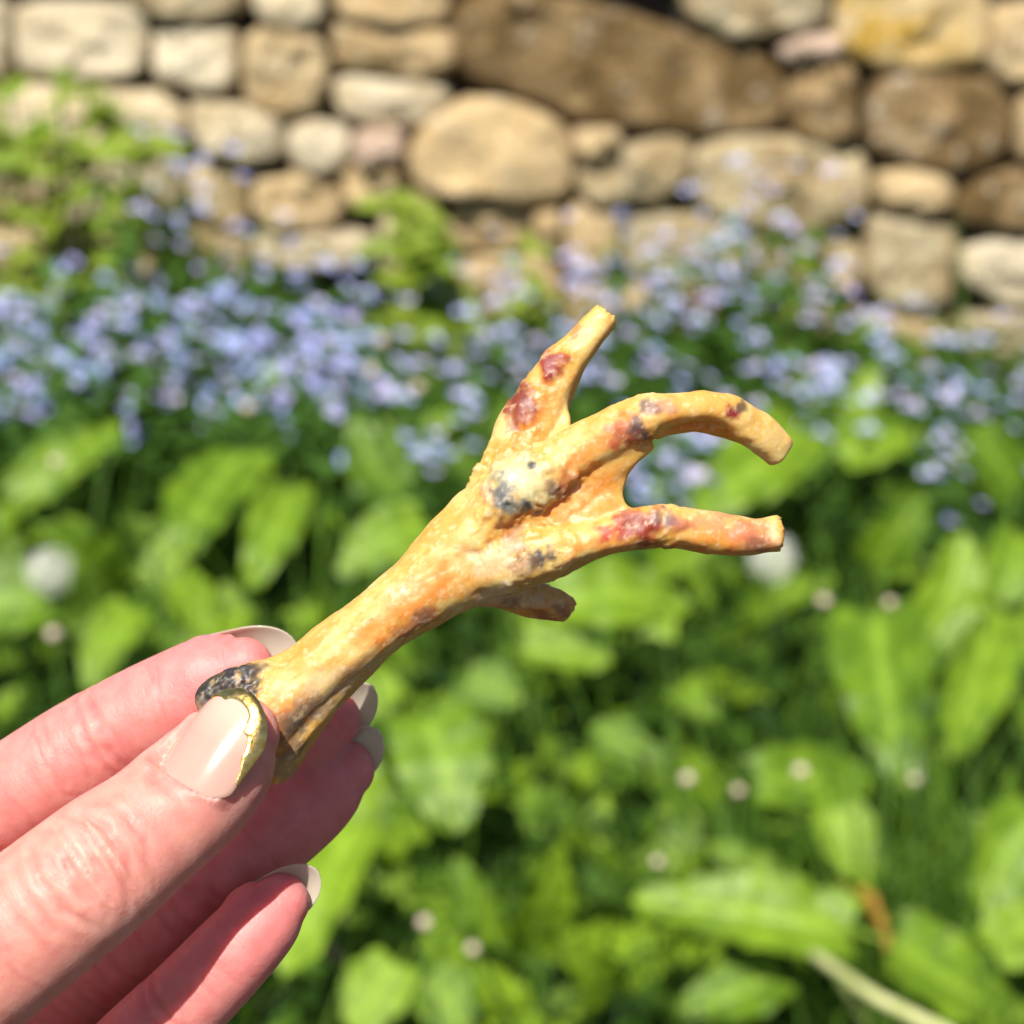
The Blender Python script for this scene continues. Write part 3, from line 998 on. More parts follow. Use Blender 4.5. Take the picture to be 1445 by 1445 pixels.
def undergrowth(n, seed):
    r = random.Random(seed)
    V, F, C = [], [], []
    for k in range(n):
        y = r.uniform(.75, 3.4)
        half = .2408 * y * 1.15 + (.45 if k % 3 else 1.7)
        p = Vector((r.uniform(-half, half), y, r.uniform(0, .07)))
        az = r.uniform(0, 6.28)
        d = Vector((math.cos(az), math.sin(az), r.uniform(-.1, .5))).normalized()
        s = d.cross(Vector((r.uniform(-.3, .3), r.uniform(-.3, .3), 1))).normalized()
        L = r.uniform(.02, .055); w = L * r.uniform(.25, .42)
        g = r.random()
        g = g ** 1.5
        col = (.010 + .045 * g, .032 + .09 * g, .004 + .006 * g)
        i0 = len(V)
        for t, ww in ((0, .2), (.3, 1), (.7, .85), (1, .06)):
            V += [p + d * L * t + s * w * ww, p + d * L * t - s * w * ww]
            C += [col, col]
        for q in range(3):
            a = i0 + 2 * q
            F.append((a, a + 1, a + 3, a + 2))
    me = mesh_from('undergrowth', V, F, M_GRASS)
    ca = me.color_attributes.new('Col', 'FLOAT_COLOR', 'POINT')
    ca.data.foreach_set('color', [x for c in C for x in (*c, 1)])
    return me


tag(link('undergrowth', undergrowth(12000, 6)), 'tangle of small green leaves covering the soil', 'ground cover', kind='stuff')

# ------------------------------------------------------------------ swept limbs for the hand and the foot
def catmull(P, n):
    P = np.array(P, dtype=float)
    Q = np.vstack([2 * P[0] - P[1], P, 2 * P[-1] - P[-2]])
    d = np.linalg.norm(np.diff(P[:, :3], axis=0), axis=1)
    t = np.concatenate([[0], np.cumsum(d)])
    out = []
    for s in np.linspace(0, t[-1], n):
        k = min(np.searchsorted(t, s, side='right') - 1, len(P) - 2)
        u = (s - t[k]) / (t[k + 1] - t[k])
        a, b, c, e = Q[k], Q[k + 1], Q[k + 2], Q[k + 3]
        out.append(0.5 * (2 * b + (c - a) * u + (2 * a - 5 * b + 4 * c - e) * u * u + (3 * b - a - 3 * c + e) * u ** 3))
    return np.array(out)


def limb(rows, n=90, m=40, cap0=True, cap1=True, flat1=0.0, p=2.0):
    """rows: (px, py, w mm, half width in the picture plane mm, half depth mm) -> closed swept mesh in mm view axes (right, up, back)"""
    pts = []
    for px, py, w, hw, hd in rows:
        s = (300 - w) / 300
        pts.append(((px - 722.5) * .1 * s, (722.5 - py) * .1 * s, w, hw, hd))
    C = catmull(pts, n)
    P, R = C[:, :3], np.maximum(C[:, 3:], .25)
    T = np.gradient(P, axis=0)
    T /= np.linalg.norm(T, axis=1)[:, None]
    S = np.cross(T, np.array([0, 0, 1.0]))
    S /= np.linalg.norm(S, axis=1)[:, None]
    D = np.cross(S, T)
    rings = []
    th = np.linspace(0, 2 * np.pi, m, endpoint=False)

    sup = (np.abs(np.cos(th + .5)) ** p + np.abs(np.sin(th + .5)) ** p) ** (-1 / p) if p != 2.0 else np.ones(m)

    def ring(i, k, off):
        return P[i] + T[i] * off + ((np.cos(th) * sup)[:, None] * S[i] * R[i, 0] + (np.sin(th) * sup)[:, None] * D[i] * R[i, 1]) * k
    if cap0:
        for a in np.linspace(80, 15, 5):
            a = math.radians(a)
            rings.append(ring(0, math.cos(a), -math.sin(a) * R[0].mean()))
    for i in range(n):
        rings.append(ring(i, 1, 0))
    if cap1:
        e = R[-1].mean() * (1 - flat1)
        for a in np.linspace(15, 80, 6):
            a = math.radians(a)
            rings.append(ring(n - 1, math.cos(a) if not flat1 else max(.05, math.cos(a) ** .3 if a < 1.2 else .4), math.sin(a) * e))
    V = np.concatenate(rings)
    F = []
    k = len(rings)
    for r in range(k - 1):
        for j in range(m):
            a, b = r * m + j, r * m + (j + 1) % m
            F.append((a, b, b + m, a + m))
    F.append(tuple(range(m))[::-1])
    F.append(tuple((k - 1) * m + j for j in range(m)))
    return V, F, dict(P=P, T=T, S=S, D=D, R=R)


def fuse(name, parts, voxel, smooth):
    V, F, o = [], [], 0
    for v, f in parts:
        V.append(v)
        F += [tuple(i + o for i in q) for q in f]
        o += len(v)
    V = np.concatenate(V)
    me = mesh_from(name, V, F)
    bm = bmesh.new(); bm.from_mesh(me)
    bmesh.ops.recalc_face_normals(bm, faces=bm.faces)
    bm.to_mesh(me); bm.free()
    ob = bpy.data.objects.new(name, me)
    COL.objects.link(ob)
    md = ob.modifiers.new('r', 'REMESH'); md.mode = 'VOXEL'; md.voxel_size = voxel; md.adaptivity = 0
    if smooth:
        sm = ob.modifiers.new('s', 'SMOOTH'); sm.factor = .5; sm.iterations = smooth
    dg = bpy.context.evaluated_depsgraph_get()
    out = bpy.data.meshes.new_from_object(ob.evaluated_get(dg))
    bpy.data.objects.remove(ob)
    bpy.data.meshes.remove(me)
    out.name = name
    co = np.empty(len(out.vertices) * 3)
    out.vertices.foreach_get('co', co)
    return out, co.reshape(-1, 3)


def vnormals(me):
    n = np.empty(len(me.vertices) * 3, dtype=np.float32)
    me.vertices.foreach_get('normal', n)
    return n.reshape(-1, 3).astype(float)


def set_co(me, co):
    me.vertices.foreach_set('co', np.ascontiguousarray(co, dtype=np.float32).ravel())
    me.update()


VIEW = Matrix((RIGHT, UP, BACK)).transposed().to_4x4()
FRAME = Matrix.Translation(CAMLOC - BACK * FOC) @ VIEW @ Matrix.Scale(.001, 4)     # mm view axes at the focus point -> world


def to_px(co):
    s = (300 - co[:, 2]) / 300
    return co[:, 0] / (.1 * s) + 722.5, 722.5 - co[:, 1] / (.1 * s)


def mmv(px, py, w):
    s = (300 - w) / 300
    return np.array([(px - 722.5) * .1 * s, (722.5 - py) * .1 * s, w])


# ------------------------------------------------------------------ dried chicken foot
foot_rows = {
    'shank': [(318, 1060, 3, 6.6, 5.6), (345, 1036, 3, 7.0, 5.8), (390, 994, 3, 6.2, 5.4), (448, 945, 3, 4.9, 4.9), (500, 904, 2.6, 4.8, 4.8), (550, 866, 2, 5.0, 4.8), (595, 832, 1.4, 5.6, 5.0), (645, 793, 1, 6.8, 5.6), (692, 757, 1, 7.6, 5.8), (735, 725, 1, 7.4, 5.2)],
    'knob': [(300, 985, 3.5, 2.6, 3.0), (330, 968, 4, 2.6, 3.0), (380, 950, 3.8, 2.2, 2.5), (430, 925, 3, 2.0, 2.0)],
    'heel': [(390, 1080, 2, 2.6, 3.4), (420, 1038, 2.2, 2.8, 3.8), (468, 976, 2, 2.6, 3.5), (540, 905, 1.4, 2.2, 3)],
    'toe_up': [(670, 742, 0, 4.5, 4.5), (705, 690, -.5, 4.4, 4.2), (728, 640, -1.5, 4.6, 3.8), (751, 596, -2.5, 4.7, 3.8), (773, 555, -3, 3.9, 3.4), (790, 525, -3.2, 3.7, 3.2), (810, 497, -3.5, 3.0, 2.8), (831, 471, -3.8, 2.6, 2.5), (853, 447, -4, 2.2, 2.2)],
    'toe_mid': [(660, 770, 1, 5, 5), (715, 712, 2.5, 5.4, 5.2), (765, 675, 3.5, 4.6, 4.8), (815, 640, 4.5, 4.0, 4.2), (860, 614, 5.5, 4.0, 4.0), (900, 594, 6, 3.6, 3.8), (940, 580, 6, 2.7, 3.2), (985, 574, 5.5, 2.2, 2.8), (1020, 578, 4.5, 2.5, 2.8), (1048, 594, 3.5, 3.0, 2.8), (1074, 613, 2.5, 2.9, 2.4), (1101, 638, 1.2, 2.5, 1.6)],
    'toe_mid_under': [(930, 606, 2.5, 1.2, 2.2), (975, 596, 2.0, 1.6, 2.2), (1020, 604, 1.5, 1.6, 2.2), (1050, 615, 1.5, 1.4, 1.8)],
    'toe_right': [(650, 800, 1, 4.5, 4.5), (712, 790, 2.5, 5.4, 5.0), (765, 782, 3.5, 4.2, 4.6), (815, 768, 4, 3.4, 4.0), (865, 753, 4, 3.2, 3.6), (910, 744, 4, 3.2, 3.4), (950, 744, 3.5, 3.2, 3.2), (1000, 750, 3, 3.2, 3.0), (1045, 757, 2.5, 3.0, 2.9), (1072, 757, 2.2, 2.7, 2.7), (1096, 754, 2, 2.8, 2.6)],
    'toe_hind': [(668, 822, -1, 4, 4), (715, 834, -3, 3.0, 3.2), (745, 846, -4.6, 2.7, 2.8), (775, 852, -5.6, 2.7, 2.6), (802, 861, -6.6, 2.4, 2.2)],
}
fparts, fsp = [], {}
for k, rows in foot_rows.items():
    v, f, sp = limb(rows, n=70, m=32, flat1=.75 if k.startswith('toe') else 0, p=1.5 if k.startswith('toe') else 1.8)
    fparts.append((v, f)); fsp[k] = sp


def sheet(poly, w, th):
    """thin web of skin between the toes"""
    n = len(poly)
    top = [mmv(x, y, ww + th) for (x, y), ww in zip(poly, w)]
    bot = [mmv(x, y, ww - th) for (x, y), ww in zip(poly, w)]
    c = np.mean(top, 0), np.mean(bot, 0)
    V = np.array(top + bot + [c[0], c[1]])
    F = []
    for i in range(n):
        j = (i + 1) % n
        F += [(i, j, 2 * n), (n + j, n + i, 2 * n + 1), (i, n + i, n + j, j)]
    return V, F


fparts.append(sheet([(735, 700), (800, 655), (860, 625), (915, 612), (922, 632), (900, 650), (886, 672), (879, 694), (884, 712), (900, 722), (850, 750), (790, 768), (735, 770)], [4.6, 5.6, 6.6, 6.4, 5.4, 4.8, 4.4, 4.2, 4.2, 4.4, 4.6, 4.6, 4.2], 1.1))
fparts.append(sheet([(712, 660), (745, 610), (775, 560), (800, 548), (801, 580), (806, 604), (795, 625), (760, 655)], [-1, -1.6, -2.4, -2.6, -1.6, -.2, 1, 1], .9))
fme, fco = fuse('chicken_foot', fparts, .32, 7)
fn = vnormals(fme)
pxx, pyy = to_px(fco)
front = smooth01((fn[:, 2] + .45) / .6)


wx = pxx + 15 * fbm(fco, .22, 2, 61) + 7 * fbm(fco, .8, 3, 62)
wy = pyy + 15 * fbm(fco, .22, 2, 63) + 7 * fbm(fco, .8, 3, 64)
rag = fbm(fco, .75, 4, 65)


def blob(x, y, r, asp=1.0, ang=0.0, soft=.6, wob=.35):
    """soft ragged stain or painted shade on the camera side of the foot, 0..1 per vertex: a main patch and two smaller ones beside it"""
    q = random.Random(int(x * 31 + y))
    c, s = math.cos(ang), math.sin(ang)
    out = 0
    k = min(1.0, r / 14.0)
    X, Y = pxx + (wx - pxx) * k, pyy + (wy - pyy) * k
    for f, o in ((1.0, 0), (.6, .8), (.5, .9)):
        a = q.uniform(0, 6.28)
        dx, dy = X - x - math.cos(a) * o * r, Y - y - math.sin(a) * o * r
        u, v = (dx * c + dy * s), (-dx * s + dy * c)
        d = np.sqrt((u / asp) ** 2 + v ** 2) / (r * f) + wob * 2.6 * rag
        out = np.maximum(out, smooth01((1 - d) / soft + .5) * (1 if o == 0 else .75))
    return out * front


# relief: lumps along the skin, pads, hollows
axis_like = np.stack([fco[:, 0] * .8 - fco[:, 1] * .6, fco[:, 0] * .6 + fco[:, 1] * .8, fco[:, 2]], 1)
str_co = np.stack([(fco[:, 0] * .77 + fco[:, 1] * .64) * .55, -fco[:, 0] * .64 + fco[:, 1] * .77, fco[:, 2]], 1)
disp = .46 * fbm(fco, .20, 2, 2) + .15 * fbm(str_co * np.array([.45, 1, 1]), .62, 2, 8) + .02 * fbm(fco, 1.7, 2, 14)
sc_ridge = np.abs(vnoise(str_co, 1.3, 41))
disp -= .05 * (1 - smooth01(sc_ridge / .25)) * smooth01((650 - pxx) / 80)
disp += 1.0 * blob(738, 682, 44, 1.2, -.5, 1.2) + .5 * blob(762, 780, 30, 1.3, -.3, 1.0) + .45 * blob(905, 590, 26, 1, 0, 1.2)
disp += .6 * blob(745, 570, 20, 1, 0, 1.2) + .5 * blob(775, 512, 18, 1, 0, 1.2) + .5 * blob(940, 740, 22, 1, 0, 1.2)
disp -= 1.0 * blob(715, 742, 17, 2.4, -.75, 1.2) + .35 * blob(800, 690, 26, 1.4, -.6, 1.2)
disp += .5 * blob(335, 975, 30, 1.6, -.4, 1.2) * fbm(fco, 1.4, 2, 5)
fco2 = fco + fn * disp[:, None]
# hollow, ragged cut ends of the toes
for key, depth, rad in (('toe_right', 1.9, 1.5), ('toe_up', .5, 1.2), ('toe_hind', .7, 1.2)):
    sp = fsp[key]
    c, t = sp['P'][-1] + sp['T'][-1] * .4, sp['T'][-1]
    rel = fco2 - c
    al = rel @ t
    rr = np.linalg.norm(rel - al[:, None] * t, axis=1)
    m = (al > -1.2) & (rr < 3.5)
    fco2[m] -= t * (depth * np.exp(-(rr[m] / rad) ** 2) * smooth01((al[m] + 1.2) / 1.0))[:, None]
    fco2[m] += t * (.6 * fbm(fco2[m], 1.8, 2, 31) * smooth01((al[m] + .8) / .8))[:, None]
set_co(fme, fco2)

# colour: waxy yellow skin with orange patches, bruises and dark scabs of its own, plus some painted shade
cream = np.array([.56, .325, .075]); pale = np.array([.61, .455, .17]); orange = np.array([.58, .20, .022]); deep = np.array([.38, .095, .012])
n1 = fbm(fco, .22, 4, 3); n2 = fbm(str_co * np.array([.6, 1, 1]), .42, 3, 6)
col = cream[None] + (pale - cream)[None] * smooth01(n1 * 1.3 + .35)[:, None]


def paint(c, a):
    global col
    a = np.clip(a, 0, 1)[:, None]
    col = col * (1 - a) + np.array(c)[None] * a


paint(orange, smooth01((n2 - .02) * 2.0) * .52)
for x, y, r, asp, ang, c, a in [
    # orange skin, some of it painted shade
    (585, 850, 26, 2.6, -.72, orange, .8), (520, 890, 14, 2.6, -.72, orange, .5), (665, 795, 30, 1.6, -.6, orange, .45), (760, 560, 22, 2.6, -1.1, orange, .75), (730, 625, 22, 1.8, -1.0, orange, .7),
    (830, 640, 18, 2.8, -.5, orange, .7), (815, 690, 34, 1.4, -.5, orange, .55), (780, 715, 26, 1.4, -.2, orange, .7), (985, 600, 14, 3.2, .1, orange, .9), (1000, 755, 22, 3.0, .05, orange, .75), (870, 760, 16, 3.0, -.15, orange, .6), (725, 735, 12, 3, -.75, deep, .6), (760, 705, 12, 1.5, 0, deep, .5),  # includes the shaded underside of the middle toe, painted in orange
    (400, 1030, 18, 2.4, -.8, deep, .75), (600, 868, 12, 2.6, -.55, deep, .6), (700, 855, 10, 4.0, -.2, deep, .4), (505, 935, 10, 3.5, -.72, deep, .5),  # starts with the thumb's cast shadow, painted brown onto the shank
    # red bruises
    (774, 516, 15, 1.0, 0, (.20, .006, .010), .97), (738, 568, 17, 1.3, .3, (.14, .011, .012), .92), (728, 585, 14, 1.4, -1.0, (.20, .026, .012), .8), (888, 612, 22, 1.2, -.3, (.33, .06, .03), .8), (1027, 574, 11, 1.1, .4, (.20, .006, .015), .97), (900, 748, 22, 1.7, .05, (.20, .009, .007), .92), (868, 746, 12, 1.8, 0, (.46, .045, .015), .7), (1060, 755, 22, 1.3, .5, (.40, .09, .055), .65), (1000, 738, 18, 2, .1, (.55, .22, .12), .5),
    (790, 680, 16, 1.1, .4, (.28, .06, .03), .8), (815, 468, 9, 1.2, 0, (.55, .16, .04), .7), (690, 693, 12, 1.4, 0, (.70, .32, .20), .7), (1010, 722, 14, 2.2, .1, (.52, .20, .10), .5),
    # pale scab with blue black spots on the pad
    (738, 678, 34, 1.25, -.4, (.52, .47, .25), .9), (712, 690, 15, 1.0, .9, (.07, .085, .11), .85), (725, 708, 15, 1.4, .3, (.09, .10, .12), .8), (747, 655, 6, 1, .8, (.03, .04, .05), .95), (744, 710, 6, 1, 0, (.03, .03, .035), .9), (776, 680, 11, 1.2, .5, (.12, .07, .07), .8),
    # dark joints
    (903, 605, 11, 1.0, 0, (.045, .025, .025), .9), (917, 578, 10, 1.6, .4, (.10, .06, .07), .85), (940, 578, 10, 1.8, .1, (.32, .17, .14), .6), (1046, 571, 7, 1.4, .5, (.07, .035, .03), .85), (938, 742, 15, .7, 0, (.13, .085, .10), .8), (958, 748, 14, 1.2, .2, (.34, .11, .10), .5), (765, 783, 14, .9, .3, (.035, .03, .035), .95), (738, 790, 15, 1.4, 0, (.16, .08, .03), .7), (722, 768, 13, 1.3, .2, (.36, .25, .19), .7), (1068, 768, 10, 1.2, .4, (.16, .07, .06), .6),
    (700, 790, 24, 1.5, .2, (.62, .50, .36), .5), (700, 838, 14, 2.4, -.3, (.60, .47, .33), .5), (725, 850, 10, 1.2, 0, (.22, .13, .10), .7), (795, 862, 9, 1.3, .6, (.26, .11, .08), .8), (770, 872, 6, 3.5, .3, (.30, .09, .04), .8), (760, 846, 14, 1.8, .1, (.60, .46, .28), .6),
    (595, 862, 12, 1.3, -.6, (.20, .10, .07), .7), (570, 885, 9, 2.4, -.6, (.34, .18, .09), .6),
    # grey brown mottling and the black end of the shank
    (432, 1012, 16, 2.2, -.85, (.14, .09, .065), .8), (470, 985, 13, 2.2, -.8, (.30, .20, .13), .7), (415, 1045, 20, 2.0, -1.0, (.17, .12, .085), .7), (400, 1082, 16, 1.4, -1.0, (.38, .26, .13), .7), (455, 965, 14, 2.4, -.75, (.62, .45, .27), .6), (505, 950, 12, 2.6, -.7, (.55, .38, .24), .5),
    (305, 978, 34, 1.5, -.5, (.020, .020, .024), .98), (345, 958, 16, 1.8, -.4, (.035, .030, .032), .95), (370, 944, 8, 1.4, -.4, (.10, .06, .04), .7), (272, 1002, 12, .8, 0, (.40, .22, .10), .8), (290, 1000, 16, 1, 0, (.16, .14, .13), .7),
    (845, 440, 18, 1, 0, (.72, .50, .16), .6), (1090, 625, 18, 1.4, .8, (.66, .46, .18), .7), (1096, 754, 12, .6, 0, (.66, .45, .26), .8),
]:
    paint(c, a * blob(x, y, r, asp, ang, .9))
# the scabby bluish film only flecks the pad
fleck = smooth01((fbm(fco, 1.1, 3, 77) - .12) * 4)
paint((.10, .12, .14), fleck * blob(722, 690, 30, 1.3, -.2, 1.0) * .5)
paint((.76, .62, .42), smooth01((fbm(fco, 1.6, 3, 55) - .18) * 3) * .35)
# hollow ends are brown inside
sp = fsp['toe_right']
d = np.linalg.norm(fco - (sp['P'][-1] + sp['T'][-1] * .8), axis=1)
paint((.34, .19, .09), smooth01((1.5 - d) / .8) * .9)
ca = fme.color_attributes.new('Col', 'FLOAT_COLOR', 'POINT')
ca.data.foreach_set('color', np.concatenate([np.clip(col, 0, 1), np.ones((len(col), 1))], 1).astype(np.float32).ravel())


def foot_mat():
    m, nt, b = new_mat('dried_foot_skin')
    at = node(nt, 'ShaderNodeAttribute', attribute_name='Col')
    tc = node(nt, 'ShaderNodeTexCoord')
    n1 = node(nt, 'ShaderNodeTexNoise', i_Scale=1.9, i_Detail=6.0, i_Roughness=.62)
    n2 = node(nt, 'ShaderNodeTexVoronoi', i_Scale=1.5)
    n3 = node(nt, 'ShaderNodeTexNoise', i_Scale=.5, i_Detail=5.0)
    for n in (n1, n2, n3):
        nt.links.new(tc.outputs['Object'], n.inputs['Vector'])
    g = ramp(nt, n1.outputs['Fac'], [(.3, (.90, .86, .80)), (.66, (1.05, 1.05, 1.04))])
    c = mix(nt, 1.0, at.outputs['Color'], g.outputs[0], 'MULTIPLY')
    nt.links.new(c, b.inputs['Base Color'])
    rr = ramp(nt, n3.outputs['Fac'], [(.35, (.40,) * 3), (.65, (.60,) * 3)])
    nt.links.new(rr.outputs[0], b.inputs['Roughness'])
    b.inputs['Subsurface Weight'].default_value = .8
    b.inputs['Subsurface Radius'].default_value = (1.0, .42, .12)
    b.inputs['Subsurface Scale'].default_value = .0022
    b.inputs['Specular IOR Level'].default_value = .5
    ad = node(nt, 'ShaderNodeMath', operation='MULTIPLY_ADD', i_1=.35)
    nt.links.new(n2.outputs['Distance'], ad.inputs[0])
    nt.links.new(n1.outputs['Fac'], ad.inputs[2])
    bp = node(nt, 'ShaderNodeBump', i_Strength=.10, i_Distance=.0005)
    nt.links.new(ad.outputs[0], bp.inputs['Height'])
    nt.links.new(bp.outputs[0], b.inputs['Normal'])
    return m


fme.materials.clear()
fme.materials.append(foot_mat())
fme.polygons.foreach_set('use_smooth', [True] * len(fme.polygons))
foot = link('chicken_foot', fme, None, mat4=FRAME)
tag(foot, 'dried yellow chicken foot with dark red joints held between thumb and fingers', 'chicken foot')

# ------------------------------------------------------------------ hand
hand_rows = {
    'thumb': [(-640, 1840, 22, 15, 13), (-360, 1610, 24, 15, 12), (-160, 1452, 24, 11.5, 10.5), (-40, 1365, 22.5, 10.2, 9.4), (80, 1272, 21.5, 9.6, 8.8), (150, 1217, 20.8, 9.3, 8.5), (217, 1165, 18.4, 8.5, 7.8), (265, 1122, 17.2, 8.3, 7.4), (303, 1084, 16.0, 7.8, 6.8), (326, 1054, 15.0, 6.9, 5.8), (340, 1032, 14.4, 5.4, 4.4)],
    'index': [(-420, 1370, -16, 10.5, 10.5), (-240, 1270, -20, 9.2, 9.4), (-100, 1192, -20, 8.4, 8.6), (0, 1134, -18.5, 8.0, 8.2), (100, 1071, -17, 8.0, 8.0), (180, 1022, -16, 7.5, 7.4), (260, 982, -15, 7.3, 7.0), (296, 964, -13.5, 7.0, 6.3), (328, 950, -12.6, 5.8, 5.0), (346, 942, -12.2, 4.6, 4.0)],
    'middle': [(-380, 1500, -18, 10.5, 10.5), (-180, 1395, -22, 9.2, 9.4), (0, 1285, -23, 8.4, 8.6), (180, 1180, -21, 8.0, 8.0), (300, 1110, -18.5, 7.4, 7.2), (400, 1055, -16, 7.0, 6.6), (445, 1028, -15, 6.0, 5.6), (468, 1014, -14.5, 4.4, 4.2)],
    'ring': [(-330, 1640, -18, 10.5, 10.5), (-120, 1525, -22, 9.0, 9.2), (40, 1432, -17, 8.2, 8.2), (180, 1333, -13, 7.8, 7.8), (290, 1245, -11.5, 7.4, 7.2), (380, 1172, -13.5, 7.3, 6.8), (435, 1126, -15.5, 7.0, 6.2), (470, 1098, -16.7, 5.9, 5.2), (487, 1085, -17.2, 4.6, 4.2)],
    'little': [(-220, 1790, -9, 10, 10), (0, 1655, -7, 8.4, 8.4), (110, 1562, -5, 7.2, 7.2), (200, 1475, -1.5, 6.7, 6.7), (280, 1396, 0, 6.3, 6.3), (345, 1328, .5, 5.9, 5.8), (378, 1293, .3, 5.3, 5.0), (396, 1272, 0, 4.2, 3.9)],
    'palm_upper': [(-300, 1330, -14, 11, 11), (-600, 1560, -6, 16, 13), (-860, 1850, 4, 17, 14)],
    'palm_mid': [(-250, 1510, -14, 18, 11), (-520, 1700, -7, 24, 14), (-880, 1960, 4, 24, 15)],
    'palm_lower': [(-120, 1700, -10, 12, 11), (-420, 1880, -4, 18, 14), (-860, 2060, 6, 18, 16)],
    'forearm': [(-760, 1900, 4, 24, 17), (-1000, 2080, 10, 26, 18), (-1400, 2370, 30, 29, 22), (-2000, 2800, 70, 34, 28), (-2500, 3150, 100, 36, 32)],
}
hparts, hsp = [], {}
for k, rows in hand_rows.items():
    v, f, sp = limb(rows, n=90 if k in ('thumb', 'index', 'middle', 'ring', 'little') else 40, m=36)
    hparts.append((v, f)); hsp[k] = sp
hme, hco = fuse('hand', hparts, .42, 8)
hn = vnormals(hme)
hx, hy = to_px(hco)
NV = len(hco)
# nearest finger, length along it and angle around it
best = np.full(NV, 1e9); fid = np.zeros(NV, int); sal = np.zeros(NV); ang = np.zeros(NV)
keys = ['thumb', 'index', 'middle', 'ring', 'little']
for ki, k in enumerate(keys):
    sp = hsp[k]
    P, T, S, D, R = sp['P'][::2], sp['T'][::2], sp['S'][::2], sp['D'][::2], sp['R'][::2]
    cum = np.concatenate([[0], np.cumsum(np.linalg.norm(np.diff(P, axis=0), axis=1))])
    cum = cum[-1] - cum                                  # millimetres back from the tip
    for c0 in range(0, NV, 40000):
        q = hco[c0:c0 + 40000]
        d2 = ((q[:, None, :] - P[None]) ** 2).sum(2)
        j = d2.argmin(1)
        dd = np.sqrt(d2[np.arange(len(q)), j]) - R[j].mean(1)
        rel = q - P[j]
        al = (rel * T[j]).sum(1)
        an = np.arctan2((rel * D[j]).sum(1), (rel * S[j]).sum(1))
        m = dd < best[c0:c0 + 40000]
        idx = np.arange(c0, c0 + len(q))[m]
        best[idx] = dd[m]; fid[idx] = ki; sal[idx] = cum[j][m] - al[m]; ang[idx] = an[m]

disp = .12 * fbm(hco, .10, 2, 3) + .018 * fbm(hco, .8, 2, 12)
crease = np.zeros(NV)


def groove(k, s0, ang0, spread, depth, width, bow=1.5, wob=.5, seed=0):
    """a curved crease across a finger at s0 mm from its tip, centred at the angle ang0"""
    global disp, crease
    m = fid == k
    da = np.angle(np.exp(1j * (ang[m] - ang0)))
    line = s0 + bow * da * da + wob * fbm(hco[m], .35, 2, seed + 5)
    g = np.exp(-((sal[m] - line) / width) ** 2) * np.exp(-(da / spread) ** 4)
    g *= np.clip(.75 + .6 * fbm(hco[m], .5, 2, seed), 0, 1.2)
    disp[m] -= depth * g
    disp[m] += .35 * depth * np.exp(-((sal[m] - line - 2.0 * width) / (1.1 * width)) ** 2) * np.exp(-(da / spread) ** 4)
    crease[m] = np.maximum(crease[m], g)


DOR = math.pi / 2                                          # the side of the thumb turned to the camera
for s0, dp, wd, bw, sd, sp_ in [(19.0, .35, .7, 2.4, 1, .7), (21.6, .75, .75, 2.6, 2, .95), (23.6, .45, .6, 1.4, 3, .6), (25.6, .75, .85, .6, 4, .9), (27.4, .4, .6, -.8, 5, .6), (29.6, .6, .75, -1.8, 6, .9), (32.2, .25, .7, -1.8, 7, .8), (35, .2, .7, -1, 8, .8), (38, .16, .7, -1, 9, .9)]:
    groove(0, s0, DOR + .2, sp_, dp * .72, wd, bw, .7, sd * 13)
for k, ss in ((1, (21.5, 23.4, 44.0)), (2, (23, 25)), (3, (24.0, 26.0, 47, 49)), (4, (19.5, 21.2, 36, 37.5))):
    for i, s0 in enumerate(ss):
        groove(k, s0, DOR, 1.5, .38, .75, -.4, .6, 100 + k * 10 + i)
gq = random.Random(4)
for k in range(5):                                        # faint fine creases all along the fingers
    for _ in range(16):
        groove(k, gq.uniform(8, 60), DOR + gq.uniform(-.7, .7), gq.uniform(.3, .9), gq.uniform(.04, .13), gq.uniform(.35, .6), gq.uniform(-1.5, 1.5), 1.2, gq.randint(0, 900))
# soft pads between the creases
for k, c, a in ((1, 12, .35), (1, 34, .3), (3, 13, .35), (3, 36, .3), (4, 10, .35), (4, 28, .3), (0, 24, .25)):
    m = fid == k
    disp[m] += a * np.exp(-((sal[m] - c) / 6.0) ** 2) * np.clip(np.sin(ang[m]), 0, 1)
hco = hco + hn * disp[:, None]


# nails ----------------------------------------------------------
def nail_frame(base, tip, nrm):
    O = mmv(*base); T = mmv(*tip) - O
    L = np.linalg.norm(T); T /= L
    N = np.array(nrm, float); N -= T * (N @ T); N /= np.linalg.norm(N)
    return O, T, N, np.cross(T, N), L


def nail_half(v, L, W):
    v = np.asarray(v, float)
    a = np.where(v < .2 * L, np.sqrt(np.clip(1 - ((.2 * L - v) / (.2 * L)) ** 2, 0, 1)), 1.0)
    b = np.where(v > .52 * L, np.clip(1 - (np.clip(v - .52 * L, 0, None) / (.48 * L)) ** 2.3, 0, 1) ** .55, 1.0)
    return W * np.minimum(.35 + .65 * a, 1) * b


NAILS = {   # base px/w, tip px/w, outward normal (right, up, back), half width, transverse radius, long curvature
    'thumb': ((252, 1104, 23.3), (346, 972, 19.6), (-.40, .33, .86), 6.0, 8.2, .010),
    'index': ((288, 936, -18.0), (421, 907, -13.6), (-.08, .22, -.97), 4.8, 7.0, .006),
    'middle': ((415, 1036, -20.5), (527, 964, -15.5), (-.25, .35, -.90), 4.7, 6.4, .008),
    'ring': ((428, 1092, -22.0), (536, 1028, -18.0), (-.22, .34, -.91), 4.9, 6.6, .008),
    'little': ((345, 1286, -4.6), (448, 1223, -.8), (-.14, .34, -.93), 4.2, 5.6, .008),
}


def nail_h(b, v, L, Rn, k):
    return np.sqrt(np.clip(Rn * Rn - b * b, .01, None)) - Rn - k * (v - .35 * L) ** 2 + k * (.35 * L) ** 2 * .5


